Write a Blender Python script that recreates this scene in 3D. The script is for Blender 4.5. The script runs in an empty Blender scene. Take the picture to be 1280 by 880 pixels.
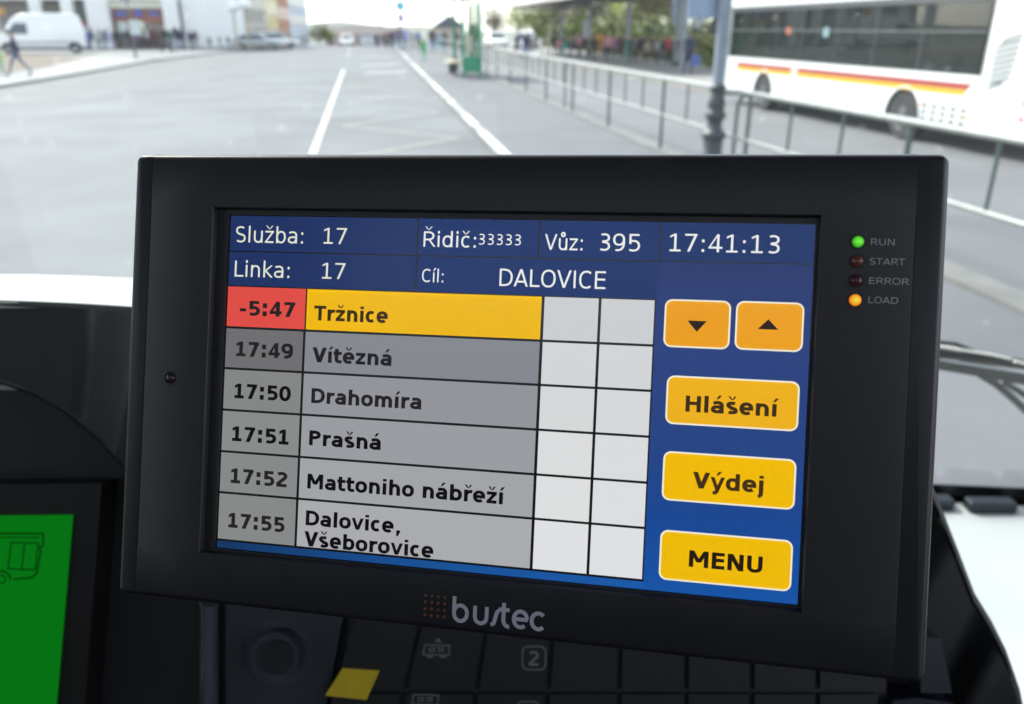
import bpy, bmesh, math, random
from mathutils import Vector, Matrix
random.seed(7)
sc = bpy.context.scene
C = sc.collection
PI = math.pi
rad = math.radians
sin, cos = math.sin, math.cos

# ------------------------------------------------------------------ camera
HC = 1.75                                   # eye of the phone above the platform
PITCH = math.atan(.405)
SP, CPI = sin(PITCH), cos(PITCH)
YAW = math.atan(170/(1000*CPI+405*SP))      # the road runs this much to the left of the lens axis
CY, SY = cos(YAW), sin(YAW)
EXPO = 2.1
camd = bpy.data.cameras.new('camera')
camd.sensor_width = 36; camd.lens = 36*1000/1280
camd.clip_start = .02; camd.clip_end = 4000
camd.dof.use_dof = True; camd.dof.focus_distance = .222; camd.dof.aperture_fstop = 16.0
cam = bpy.data.objects.new('camera', camd); C.objects.link(cam)
cam.location = (0, 0, HC); cam.rotation_euler = (PI/2-PITCH, 0, 0)
sc.camera = cam

# ------------------------------------------------------------------ sky, sun, exposure
SUN_EL, SUN_AZ = rad(46), rad(-48)          # azimuth from +Y, clockwise positive: ahead and to the left
w = bpy.data.worlds.new('World'); sc.world = w; w.use_nodes = True
nt = w.node_tree
sky = nt.nodes.new('ShaderNodeTexSky'); sky.sky_type = 'NISHITA'; sky.sun_disc = False
sky.sun_elevation = SUN_EL; sky.sun_rotation = SUN_AZ; sky.dust_density = 1.2; sky.air_density = 1.0; sky.ozone_density = 1.0
hs_ = nt.nodes.new('ShaderNodeHueSaturation'); hs_.inputs['Saturation'].default_value = .38      # thin bright overcast
nt.links.new(sky.outputs[0], hs_.inputs['Color']); nt.links.new(hs_.outputs[0], nt.nodes['Background'].inputs[0])
nt.nodes['Background'].inputs[1].default_value = .125
sun = bpy.data.lights.new('sun', 'SUN'); sun.energy = 2.3; sun.angle = rad(12); sun.color = (1, .96, .9)
so = bpy.data.objects.new('sun', sun); C.objects.link(so)
sd = Vector((sin(SUN_AZ)*cos(SUN_EL), cos(SUN_AZ)*cos(SUN_EL), sin(SUN_EL)))
so.rotation_euler = sd.to_track_quat('Z', 'Y').to_euler(); so.location = (0, 0, 30)
sc.view_settings.view_transform = 'Standard'; sc.view_settings.look = 'None'
sc.view_settings.exposure = EXPO; sc.view_settings.gamma = 1
sc.render.engine = 'CYCLES'
sc.cycles.use_denoising = True
sc.cycles.max_bounces = 10; sc.cycles.transparent_max_bounces = 24
sc.cycles.sample_clamp_indirect = 8

# ------------------------------------------------------------------ coordinates
def ray(px, py):
    a, b = px-640, 440-py
    return Vector((a, 1000*CPI+b*SP, -1000*SP+b*CPI))/1000
def near(px, py, depth):                    # a point at a depth along the lens axis (inside the cab)
    return Vector((0, 0, HC))+ray(px, py)*depth
def at(px, py, z=0):                        # a point on the ground at height z
    d = ray(px, py); return Vector((0, 0, HC))+d*((z-HC)/d.z)
def R(t, s, z=0):                           # t across the road, s along it
    return Vector((t*CY-s*SY, t*SY+s*CY, z))
def TS(v): return (v.x*CY+v.y*SY, -v.x*SY+v.y*CY)
ROAD = -.12

# ------------------------------------------------------------------ materials
def srgb(c):
    return tuple(((v/255)/12.92 if v/255 <= .04045 else ((v/255+.055)/1.055)**2.4) for v in c)
MATS = {}
def mat(name, col, rough=.6, metal=0, var=.12, vscale=6, bump=0, bscale=200, spec=.5, coat=0, trans=0):
    if name in MATS: return MATS[name]
    m = bpy.data.materials.new(name); m.use_nodes = True; MATS[name] = m
    t = m.node_tree; b = t.nodes['Principled BSDF']; L = t.links
    b.inputs['Roughness'].default_value = rough; b.inputs['Metallic'].default_value = metal
    b.inputs['Specular IOR Level'].default_value = spec; b.inputs['Coat Weight'].default_value = coat
    tc = t.nodes.new('ShaderNodeTexCoord')
    n = t.nodes.new('ShaderNodeTexNoise'); n.inputs['Scale'].default_value = vscale; n.inputs['Detail'].default_value = 5
    L.new(tc.outputs['Object'], n.inputs['Vector'])
    r = t.nodes.new('ShaderNodeValToRGB')
    r.color_ramp.elements[0].position = .3; r.color_ramp.elements[1].position = .7
    r.color_ramp.elements[0].color = (*[c*(1-var) for c in col], 1)
    r.color_ramp.elements[1].color = (*[min(1, c*(1+var)) for c in col], 1)
    L.new(n.outputs['Fac'], r.inputs[0]); L.new(r.outputs[0], b.inputs['Base Color'])
    if bump:
        n2 = t.nodes.new('ShaderNodeTexNoise'); n2.inputs['Scale'].default_value = bscale; n2.inputs['Detail'].default_value = 3
        L.new(tc.outputs['Object'], n2.inputs['Vector'])
        bp = t.nodes.new('ShaderNodeBump'); bp.inputs['Strength'].default_value = bump; bp.inputs['Distance'].default_value = .3/bscale
        L.new(n2.outputs['Fac'], bp.inputs['Height']); L.new(bp.outputs[0], b.inputs['Normal'])
    return m
def glow(name, rgb, k=1.0):                 # something that gives off light: seen colour rgb (sRGB) at this exposure
    if name in MATS: return MATS[name]
    m = bpy.data.materials.new(name); m.use_nodes = True; MATS[name] = m
    t = m.node_tree; t.nodes.clear()
    o = t.nodes.new('ShaderNodeOutputMaterial'); e = t.nodes.new('ShaderNodeEmission')
    e.inputs[0].default_value = (*srgb(rgb), 1); e.inputs[1].default_value = k/2**EXPO
    t.links.new(e.outputs[0], o.inputs[0]); return m
def glass(name, tint=(1, 1, 1), dust_veil=0, rough=.0, veil_col=(.6, .62, .64), refl=1.0, specks=0):
    m = bpy.data.materials.new(name); m.use_nodes = True; MATS[name] = m
    t = m.node_tree; t.nodes.clear(); L = t.links; N = t.nodes.new
    o = N('ShaderNodeOutputMaterial'); tr = N('ShaderNodeBsdfTransparent'); tr.inputs[0].default_value = (*tint, 1)
    g = N('ShaderNodeBsdfGlossy'); g.inputs['Roughness'].default_value = rough
    f = N('ShaderNodeFresnel'); f.inputs[0].default_value = 1.45
    mu = N('ShaderNodeMath'); mu.operation = 'MULTIPLY'; mu.inputs[1].default_value = refl
    L.new(f.outputs[0], mu.inputs[0])
    mx = N('ShaderNodeMixShader'); L.new(mu.outputs[0], mx.inputs[0]); L.new(tr.outputs[0], mx.inputs[1]); L.new(g.outputs[0], mx.inputs[2])
    last = mx
    if dust_veil:
        d = N('ShaderNodeBsdfTranslucent'); d.inputs[0].default_value = (*veil_col, 1)
        tc = N('ShaderNodeTexCoord'); n = N('ShaderNodeTexNoise'); n.inputs['Scale'].default_value = 3
        n.inputs['Detail'].default_value = 4
        L.new(tc.outputs['Object'], n.inputs['Vector'])
        mr = N('ShaderNodeMapRange'); mr.inputs[1].default_value = .3; mr.inputs[2].default_value = .7
        mr.inputs[3].default_value = dust_veil*.7; mr.inputs[4].default_value = dust_veil*1.3
        L.new(n.outputs['Fac'], mr.inputs[0]); fac = mr.outputs[0]
        if specks:
            v = N('ShaderNodeTexVoronoi'); v.inputs['Scale'].default_value = 42; L.new(tc.outputs['Object'], v.inputs['Vector'])
            wn = N('ShaderNodeMath'); wn.operation = 'LESS_THAN'; wn.inputs[1].default_value = .16; L.new(v.outputs['Distance'], wn.inputs[0])
            sx = N('ShaderNodeSeparateColor'); L.new(v.outputs['Color'], sx.inputs[0])
            gt = N('ShaderNodeMath'); gt.operation = 'GREATER_THAN'; gt.inputs[1].default_value = .58; L.new(sx.outputs[0], gt.inputs[0])
            m1 = N('ShaderNodeMath'); m1.operation = 'MULTIPLY'; L.new(wn.outputs[0], m1.inputs[0]); L.new(gt.outputs[0], m1.inputs[1])
            m2 = N('ShaderNodeMath'); m2.operation = 'MULTIPLY_ADD'; m2.inputs[1].default_value = specks; L.new(m1.outputs[0], m2.inputs[0]); L.new(fac, m2.inputs[2])
            fac = m2.outputs[0]
        m3 = N('ShaderNodeMixShader'); L.new(fac, m3.inputs[0]); L.new(mx.outputs[0], m3.inputs[1]); L.new(d.outputs[0], m3.inputs[2]); last = m3
    L.new(last.outputs[0], o.inputs[0]); return m

# ------------------------------------------------------------------ mesh helpers
class MB:
    def __init__(s): s.v = []; s.f = []; s.m = []
    def poly(s, pts, m=0):
        i = len(s.v); s.v += [tuple(p) for p in pts]; s.f.append(list(range(i, i+len(pts)))); s.m.append(m); return s
    def box(s, x0, x1, y0, y1, z0, z1, m=0):
        return s.hexa([(x0, y0, z0), (x1, y0, z0), (x1, y1, z0), (x0, y1, z0), (x0, y0, z1), (x1, y0, z1), (x1, y1, z1), (x0, y1, z1)], m)
    def hexa(s, p, m=0):
        i = len(s.v); s.v += [tuple(q) for q in p]
        for f in ((0, 3, 2, 1), (4, 5, 6, 7), (0, 1, 5, 4), (1, 2, 6, 5), (2, 3, 7, 6), (3, 0, 4, 7)):
            s.f.append([i+k for k in f]); s.m.append(m)
        return s
    def bar(s, a, b, wx, wz, m=0, up=(0, 0, 1)):
        a, b = Vector(a), Vector(b); d = (b-a).normalized(); u = Vector(up)
        if abs(d.dot(u)) > .98: u = Vector((0, 1, 0))
        x = d.cross(u).normalized()*wx/2; z = x.cross(d).normalized()*wz/2
        return s.hexa([a-x-z, a+x-z, b+x-z, b-x-z, a-x+z, a+x+z, b+x+z, b-x+z], m)
    def tube(s, pts, r, n=10, m=0, caps=True):
        pts = [Vector(p) for p in pts]; rs = r if isinstance(r, (list, tuple)) else [r]*len(pts)
        base = len(s.v); pu = None
        for k, p in enumerate(pts):
            d = (pts[min(k+1, len(pts)-1)]-pts[max(k-1, 0)]).normalized()
            if pu is None: pu = Vector((0, 0, 1)) if abs(d.z) < .9 else Vector((0, 1, 0))
            x = d.cross(pu).normalized(); y = x.cross(d).normalized(); pu = y
            for j in range(n):
                a = 2*PI*j/n; s.v.append(tuple(p+(x*cos(a)+y*sin(a))*rs[k]))
        for k in range(len(pts)-1):
            for j in range(n):
                a, b = base+k*n+j, base+k*n+(j+1) % n
                s.f.append([a, b, b+n, a+n]); s.m.append(m)
        if caps:
            s.f.append([base+j for j in range(n)][::-1]); s.m.append(m)
            s.f.append([base+(len(pts)-1)*n+j for j in range(n)]); s.m.append(m)
        return s
    def lathe(s, prof, n=20, m=0, c=(0, 0, 0)):
        base = len(s.v)
        for r, z in prof:
            for j in range(n):
                a = 2*PI*j/n; s.v.append((c[0]+r*cos(a), c[1]+r*sin(a), c[2]+z))
        for k in range(len(prof)-1):
            for j in range(n):
                a, b = base+k*n+j, base+k*n+(j+1) % n
                s.f.append([a, b, b+n, a+n]); s.m.append(m)
        s.f.append([base+j for j in range(n)][::-1]); s.m.append(m)
        s.f.append([base+(len(prof)-1)*n+j for j in range(n)]); s.m.append(m)
        return s
    def slab(s, pl, z0, z1, r=0, seg=3, m=0, T=None, rz=None):
        """prism of a convex 2-D polygon with a rounded front rim at z1"""
        T = T or (lambda x, y, z: (x, y, z))
        n = len(pl); A = sum(pl[i][0]*pl[(i+1) % n][1]-pl[(i+1) % n][0]*pl[i][1] for i in range(n))
        if A < 0: pl = pl[::-1]
        def off(d):
            if d == 0: return pl
            o = []
            for i in range(n):
                p0, p1, p2 = Vector(pl[i-1]), Vector(pl[i]), Vector(pl[(i+1) % n])
                e1 = (p1-p0).normalized(); e2 = (p2-p1).normalized()
                n1 = Vector((-e1.y, e1.x)); n2 = Vector((-e2.y, e2.x)); b = n1+n2
                b = b/max(.3, b.length_squared)*2
                o.append(tuple(p1+b*d))
            return o
        layers = [(0, z0)]
        if r:
            for k in range(seg+1):
                a = PI/2*k/seg; layers.append((r*(1-cos(a)), z1-(rz or r)*(1-sin(a))))
        else: layers.append((0, z1))
        base = len(s.v)
        for d, z in layers:
            for x, y in off(d): s.v.append(tuple(T(x, y, z)))
        for k in range(len(layers)-1):
            for j in range(n):
                a, b = base+k*n+j, base+k*n+(j+1) % n
                s.f.append([a, b, b+n, a+n]); s.m.append(m)
        s.f.append([base+j for j in range(n)][::-1]); s.m.append(m)
        s.f.append([base+(len(layers)-1)*n+j for j in range(n)]); s.m.append(m)
        return s
    def mesh(s, name, mats, smooth=None):
        me = bpy.data.meshes.new(name); me.from_pydata(s.v, [], s.f)
        for x in (mats if isinstance(mats, (list, tuple)) else [mats]): me.materials.append(x)
        me.polygons.foreach_set('material_index', s.m)
        if smooth is not None:
            me.polygons.foreach_set('use_smooth', [True]*len(s.f)); me.set_sharp_from_angle(angle=rad(smooth))
        me.update(); return me
    def build(s, name, mats, parent=None, smooth=None, world=False):
        return put(name, s.mesh(name, mats, smooth), parent, world)
def mw(o):
    M = Matrix.LocRotScale(o.location, o.rotation_euler, o.scale) if o.rotation_mode != 'QUATERNION' else Matrix.LocRotScale(o.location, o.rotation_quaternion, o.scale)
    return M
def put(name, me, parent=None, world=False, loc=None, rz=None):
    o = bpy.data.objects.new(name, me); C.objects.link(o)
    if parent:
        o.parent = parent
        if world:
            M = mw(parent)
            if parent.parent: M = mw(parent.parent) @ parent.matrix_parent_inverse @ M
            o.matrix_parent_inverse = M.inverted()
    if loc is not None: o.location = loc
    if rz is not None: o.rotation_euler = (0, 0, rz)
    return o
def tag(o, label=None, cat=None, group=None, kind=None):
    for k, v in (('label', label), ('category', cat), ('group', group), ('kind', kind)):
        if v: o[k] = v
    return o
def thing(name, label, cat, loc=(0, 0, 0), rz=0, group=None):
    o = bpy.data.objects.new(name, None); C.objects.link(o); o.empty_display_size = .1
    o.location = loc; o.rotation_euler = (0, 0, rz)
    return tag(o, label, cat, group)
def struct(o): return tag(o, kind='structure')
def dup(root, loc=None, rz=None, label=None, mats=None):
    def cp(o, par):
        c = o.copy(); C.objects.link(c); c.parent = par
        for ch in list(o.children): cp(ch, c)
        return c
    r = cp(root, root.parent)
    if loc is not None: r.location = loc
    if rz is not None: r.rotation_euler = (0, 0, rz)
    if label: r['label'] = label
    return r
def rrect(x0, x1, y0, y1, r, n=5, corners=(1, 1, 1, 1)):
    out = []
    for k, (cx, cy, a0) in enumerate(((x0+r, y0+r, PI), (x1-r, y0+r, 1.5*PI), (x1-r, y1-r, 0), (x0+r, y1-r, PI/2))):
        if not corners[k]:
            out.append(((x0, x1, x1, x0)[k], (y0, y0, y1, y1)[k])); continue
        for j in range(n+1):
            a = a0+PI/2*j/n; out.append((cx+r*cos(a), cy+r*sin(a)))
    return out

# ------------------------------------------------------------------ lettering drawn with strokes
ADV = dict(zip('0123456789', [636]*10)); ADV.update({'a': 613, 'b': 635, 'c': 550, 'd': 635, 'e': 615, 'h': 634, 'i': 278, 'j': 278, 'k': 579, 'l': 278, 'm': 974, 'n': 634, 'o': 612, 'r': 411, 's': 521, 't': 392, 'u': 634, 'v': 592, 'y': 592, 'z': 525, ':': 337, ',': 318, ' ': 318, '-': 361, 'A': 684, 'C': 698, 'D': 770, 'E': 632, 'H': 752, 'I': 295, 'L': 557, 'M': 863, 'N': 748, 'O': 787, 'P': 603, 'R': 695, 'S': 635, 'T': 611, 'U': 732, 'V': 684})
ADVB = dict(zip('0123456789', [696]*10)); ADVB.update({'a': 675, 'b': 716, 'c': 593, 'd': 716, 'e': 678, 'h': 712, 'i': 343, 'j': 343, 'k': 665, 'l': 343, 'm': 1042, 'n': 712, 'o': 687, 'r': 493, 's': 595, 't': 478, 'u': 712, 'v': 652, 'y': 652, 'z': 582, ':': 400, ',': 380, ' ': 348, '-': 415, 'A': 774, 'C': 734, 'D': 830, 'E': 683, 'H': 837, 'I': 372, 'L': 637, 'M': 995, 'N': 837, 'O': 850, 'P': 733, 'R': 770, 'S': 720, 'T': 682, 'U': 812, 'V': 774})
ACC = {'á': ('a', 'ac'), 'é': ('e', 'ac'), 'í': ('i', 'ac'), 'ý': ('y', 'ac'), 'ž': ('z', 'car'), 'š': ('s', 'car'), 'č': ('c', 'car'), 'ř': ('r', 'car'), 'ě': ('e', 'car'), 'Ř': ('R', 'car'), 'ů': ('u', 'ring')}
def earc(cx, cy, rx, ry, a0, a1, n=14, e=2.25):
    out = []
    for i in range(n+1):
        a = rad(a0+(a1-a0)*i/n); c, s_ = cos(a), sin(a)
        out.append((cx+rx*math.copysign(abs(c)**(2/e), c), cy+ry*math.copysign(abs(s_)**(2/e), s_)))
    return out
def glyph(ch, bold, pen=None):
    hv, hh = (98, 76) if bold else (46, 39)
    if pen: hv, hh = pen
    X = 560 if bold else 547; CAP = 729; ASC = 760
    A = (ADVB if bold else ADV)
    base, acc = ACC.get(ch, (ch, None))
    w = A[base]; S = []
    def st(p): S.append(('s', p))
    def dg(x0, y0, x1, y1, k=1.0): S.append(('q', [(x0-hv*k, y0), (x0+hv*k, y0), (x1+hv*k, y1), (x1-hv*k, y1)]))
    def vb(x, y0, y1): S.append(('q', [(x-hv, y0), (x+hv, y0), (x+hv, y1), (x-hv, y1)]))
    def hb(y, x0, x1): S.append(('q', [(x0, y-hh), (x1, y-hh), (x1, y+hh), (x0, y+hh)]))
    L = (72 if bold else 90)+hv; r_ = w-(62 if bold else 85)-hv
    lo = (30 if bold else 55)+hv; ro = w-lo; mx = w/2; kd = 1.12 if bold else 1.08
    c = base
    def arch(x0, x1, top=X): st([(x0, X*.45)]+earc((x0+x1)/2, top-hh-X*.38, (x1-x0)/2, X*.38, 180, 0, 12)+[(x1, 0)])
    if c in 'nhm':
        vb(L, 0, ASC if c == 'h' else X)
        if c == 'm':
            m_ = (L+r_)/2; arch(L, m_); arch(m_, r_)
        else: arch(L, r_)
    elif c == 'u':
        vb(r_, 0, X); st([(L, X)]+earc((L+r_)/2, hh+X*.38-8, (r_-L)/2, X*.38, 180, 360, 12))
    elif c == 'r':
        vb(L, 0, X); st([(L, X*.4)]+earc(L+(w-L)*.8, X-hh-X*.4, (w-L)*.8, X*.4, 180, 88, 8)+[(w-5, X-hh-8)])
    elif c == 'o': st(earc(mx, X/2, mx-lo, X/2-hh+6, 0, 360, 28))
    elif c == 'c': st(earc(mx+30, X/2, mx+30-lo, X/2-hh+6, 52, 308, 22))
    elif c == 'e':
        st(earc(mx, X/2, mx-lo, X/2-hh+6, 0, 180, 16)+earc(mx, X/2, mx-lo, X/2-hh+6, 180, 312, 14)[1:]); hb(X/2-4, lo, ro+hv*.9)
    elif c in 'bd':
        x0, x1 = (L, ro) if c == 'b' else (lo, w-L)
        vb(L if c == 'b' else w-L, 0, ASC); st(earc((x0+x1)/2, X/2, (x1-x0)/2, X/2-hh+6, 0, 360, 28))
    elif c == 'a':
        st([(lo+12, X-hh-28)]+earc(mx-4, X*.60, r_-mx+4, X*.4-hh, 108, 0, 12)+[(r_, 0)])
        by = X*.5; st([(r_, by+8), (mx+10, by+8)]+earc(mx-10, (by+hh)/2+2, mx-10-lo, (by-hh)/2+6, 90, 270, 14)[1:]+earc(mx-10, by+2, r_-mx+10, by-hh+6, 270, 350, 8))
    elif c in 'il':
        vb(w/2, 0, X if c == 'i' else ASC)
        if c == 'i' and not acc: S.append(('q', [(w/2-hv, 635), (w/2+hv, 635), (w/2+hv, 760), (w/2-hv, 760)]))
    elif c == 'j':
        st([(w/2, X), (w/2, 0)]+[(w/2-10, -90), (w/2-60, -140), (w/2-130, -152)]); S.append(('q', [(w/2-hv, 635), (w/2+hv, 635), (w/2+hv, 760), (w/2-hv, 760)]))
    elif c == 'k': vb(L, 0, ASC); dg(L+hv*.6, X*.5, w-hv*1.6, X, 1.15); dg(L+hv*1.5, X*.55, w-hv*1.2, 0, 1.25)
    elif c == 't': st([(w*.38, 702), (w*.38, 190)]+earc(w*.38+150, 190, 150, 190-hh, 180, 270, 8)[1:]+[(w-15, hh)]); hb(X-hh, 15, w-25)
    elif c in 'vy':
        kv = .88 if bold else 1.08; e = hv*kv+6; dg(e, X, mx-6, 0, kv); dg(w-e, X, mx+6, 0, kv)
        if c == 'y': st([(mx+10, 40), (mx-25, -70), (mx-75, -140), (mx-200, -150)])
    elif c == 'z': hb(X-hh, 45, w-40); hb(hh, 40, w-40); dg(w-50-hv, X-hh*1.6, 50+hv, hh*1.6, 1.05)
    elif c == 's':
        rx = mx-lo; st(earc(mx, X*.735, rx-5, X*.265-hh+4, 40, 180, 10)+earc(mx, X*.735, rx-5, X*.235-hh*.3, 180, 262, 6)[1:]+earc(mx, X*.265, rx, X*.235-hh*.3, 98, 0, 6)[0:]+earc(mx, X*.265, rx, X*.265-hh+4, 0, -142, 10)[1:])
    elif c == 'S':
        lo2 = lo+8; rx = mx-lo2; q = CAP
        st(earc(mx, q*.74, rx, q*.26-hh+8, 42, 180, 12)+earc(mx, q*.74, rx, q*.225-hh*.2, 180, 262, 7)[1:]+earc(mx, q*.27, rx+6, q*.235-hh*.2, 98, 0, 7)+earc(mx, q*.27, rx+6, q*.27-hh+8, 0, -145, 12)[1:])
    elif c == 'A': dg(hv*kd+6, 0, mx, CAP, kd); dg(w-hv*kd-6, 0, mx, CAP, kd); hb(CAP*.28, w*.25, w*.75)
    elif c == 'V': dg(hv*kd+6, CAP, mx, 0, kd); dg(w-hv*kd-6, CAP, mx, 0, kd)
    elif c == 'C': st(earc(mx+45, CAP/2, mx+40-lo, CAP/2-hh+6, 50, 310, 24))
    elif c in 'O': st(earc(mx, CAP/2, mx-lo, CAP/2-hh+6, 0, 360, 34))
    elif c == 'D': vb(L, 0, CAP); st([(L, CAP-hh), (w*.42, CAP-hh)]+earc(w*.42, CAP/2, w*.58-lo, CAP/2-hh, 90, -90, 18)+[(L, hh)])
    elif c == 'E': vb(L, 0, CAP); hb(CAP-hh, L, w-55); hb(CAP*.53, L, w-75); hb(hh, L, w-48)
    elif c == 'L': vb(L, 0, CAP); hb(hh, L, w-10)
    elif c == 'I': vb(w/2, 0, CAP)
    elif c == 'H': vb(L, 0, CAP); vb(w-L, 0, CAP); hb(CAP*.53, L, w-L)
    elif c == 'T': vb(w/2, 0, CAP); hb(CAP-hh, 5, w-5)
    elif c == 'N': vb(L, 0, CAP); vb(w-L, 0, CAP); dg(L+hv*.2, CAP, w-L-hv*.2, 0, 1.15)
    elif c == 'M': vb(L, 0, CAP); vb(w-L, 0, CAP); dg(L+hv*.2, CAP, mx, CAP*.3, 1.05); dg(w-L-hv*.2, CAP, mx, CAP*.3, 1.05)
    elif c == 'U': st([(L, CAP), (L, CAP*.4)]+earc(mx, CAP*.37, mx-L, CAP*.37-hh+8, 180, 360, 16)+[(w-L, CAP)])
    elif c in 'PR':
        vb(L, 0, CAP); y0 = CAP*.42; st([(L, CAP-hh), (w*.45, CAP-hh)]+earc(w*.45, (CAP+y0)/2, w*.5-lo*.9, (CAP-y0)/2-hh+2, 90, -90, 14)+[(L, y0+hh-2)])
        if c == 'R': dg(w*.52, y0+hh, w-hv*kd-2, 0, kd)
    elif c == '0': st(earc(mx, CAP/2, mx-lo-4, CAP/2-hh+8, 0, 360, 30, 2.1))
    elif c == '1': vb(w*.52, 0, CAP); hb(hh, 110, w-80); S.append(('q', [(w*.52-hv*.6, CAP), (115, CAP-88), (115, CAP-88-hh*2), (w*.52, CAP-hh*1.7)]))
    elif c == '2': st(earc(mx-10, CAP*.72, mx-lo-12, CAP*.28-hh+6, 148, -32, 16)+[(95, hh+25)]); hb(hh, 80, w-75)
    elif c == '3':
        st(earc(mx-12, CAP*.755, mx-lo-20, CAP*.245-hh+6, 128, -90, 16)+[(mx-100, CAP*.535)]); st([(mx-100, CAP*.535)]+earc(mx-12, CAP*.27, mx-lo-4, CAP*.27-hh+4, 90, -132, 16))
    elif c == '4': vb(w*.66, 0, CAP); hb(CAP*.235+hh*.3, 50, w-40); S.append(('q', [(w*.66-hv*.9, CAP), (w*.66+hv*.4, CAP), (50+hv*1.3, CAP*.24), (50, CAP*.24+hh*.6)]))
    elif c == '5': hb(CAP-hh, 110, w-100); vb(110+hv, CAP*.42, CAP); st([(110+hv*.4, CAP*.56)]+earc(mx-35, CAP*.325, mx-lo+28, CAP*.325-hh+6, 108, -128, 18))
    elif c == '7': hb(CAP-hh, 75, w-70); dg(w-72-hv*1.2, CAP-hh*1.2, w*.36, 0, 1.1)
    elif c == '9':
        st(earc(mx-12, CAP*.66, mx-lo-8, CAP*.34-hh+6, 0, 360, 26)); st([(w-lo-18, CAP*.66)]+earc(mx-70, CAP*.45, w-lo-18-mx+70, CAP*.45-hh+4, 10, -105, 14))
    elif c == ':':
        for y in (0, 395): S.append(('q', [(w/2-hv*1.1, y), (w/2+hv*1.1, y), (w/2+hv*1.1, y+hv*2.4), (w/2-hv*1.1, y+hv*2.4)]))
    elif c == ',': S.append(('q', [(w/2-hv*.8, -130), (w/2+hv*.1, -130), (w/2+hv*1.2, 60), (w/2+hv*1.2, 150)])); S.append(('q', [(w/2-hv*.8, -130), (w/2+hv*1.2, 150), (w/2-hv*.8, 150), (w/2-hv*.8, 0)]))
    elif c == '-': hb(270, 50, w-50)
    ax = {'i': w/2, 'r': w*.56, 'R': w*.48}.get(c, w/2); top = X if c.islower() else CAP
    if acc == 'ac': k = .9 if bold else .5; S.append(('q', [(ax-60*k*1.4, top+75), (ax+30*k, top+75), (ax+230*(.8 if bold else .7), top+245), (ax+40, top+245)]))
    if acc == 'car':
        k = 1 if bold else .65
        S.append(('q', [(ax-10, top+75), (ax+55*k, top+75), (ax+185, top+235), (ax+185-105*k, top+235)]))
        S.append(('q', [(ax+10, top+75), (ax-55*k, top+75), (ax-185, top+235), (ax-185+105*k, top+235)][::-1]))
    if acc == 'ring': st(earc(ax, top+170, 85, 85, 0, 360, 16, 2))
    return S, w
def stroke_quads(p, hv, hh):
    closed = len(p) > 8 and (Vector(p[0])-Vector(p[-1])).length < 1; n = len(p); out = []
    for i in range(n):
        a = Vector(p[i-1]) if i else (Vector(p[-2]) if closed else Vector(p[0]))
        b = Vector(p[i+1]) if i < n-1 else (Vector(p[1]) if closed else Vector(p[-1]))
        d = (b-a)
        d = d.normalized() if d.length > 1e-6 else Vector((1, 0)); nx, ny = -d.y, d.x
        wd = math.hypot(hv*nx, hh*ny); out.append(((p[i][0]+nx*wd, p[i][1]+ny*wd), (p[i][0]-nx*wd, p[i][1]-ny*wd)))
    return [[out[i][1], out[i+1][1], out[i+1][0], out[i][0]] for i in range(n-1)]
def text(mb, s, x0, yb, em, bold=False, fit=None, T=None, z=0, pen=None, m=0, cap=None):
    """x0: left end of the ink, fit: right end of the ink, yb: baseline, T maps (x right, y up, z)"""
    hv, hh = pen or ((98, 76) if bold else (46, 39)); quads = []; x = 0
    for ch in s:
        if ch != ' ':
            S, wd = glyph(ch, bold, pen)
            for k, p in S:
                for q in ([p] if k == 'q' else stroke_quads(p, hv, hh)): quads.append([(a+x, b) for a, b in q])
        x += (ADVB if bold else ADV)[ACC.get(ch, (ch,))[0]]
    xs = [a for q in quads for a, b in q]; lo, hi = min(xs), max(xs)
    kx = em/1000 if fit is None else (fit-x0)/(hi-lo); ky = (cap/729) if cap else em/1000
    T = T or (lambda a, b, c: (a, b, c))
    for i, q in enumerate(quads):
        A = sum(q[j][0]*q[(j+1) % 4][1]-q[(j+1) % 4][0]*q[j][1] for j in range(4))
        if A < 0: q = q[::-1]
        mb.poly([T(x0+(a-lo)*kx, yb+b*ky, z+(i % 40)*.004) for a, b in q], m)
    return mb

# ================================================================== THE CAB
plastic = mat('black_textured_plastic', (.017, .018, .021), .5, var=.15, vscale=40, bump=.25, bscale=900, spec=.5)
plastic_dev = mat('charcoal_powder_coat', (.0125, .0113, .0145), .40, var=.12, vscale=60, bump=.3, bscale=2600, spec=.45)
plastic_dk = mat('matt_black_plastic', (.009, .009, .010), .6, var=.1, vscale=40, bump=.2, bscale=900)
plastic_gr = mat('slate_grey_plastic', (.050, .058, .080), .5, var=.12, vscale=50, bump=.3, bscale=700)
rubber = mat('rubber', (.01, .011, .011), .8, bump=.1, spec=.2)
lightgrey = mat('pale_grey_dash_plastic', (.60, .62, .62), .36, var=.05, vscale=8, bump=.15, bscale=500)
trim = mat('grey_cab_lining', (.12, .125, .13), .7, bump=.2, bscale=150)

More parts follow.
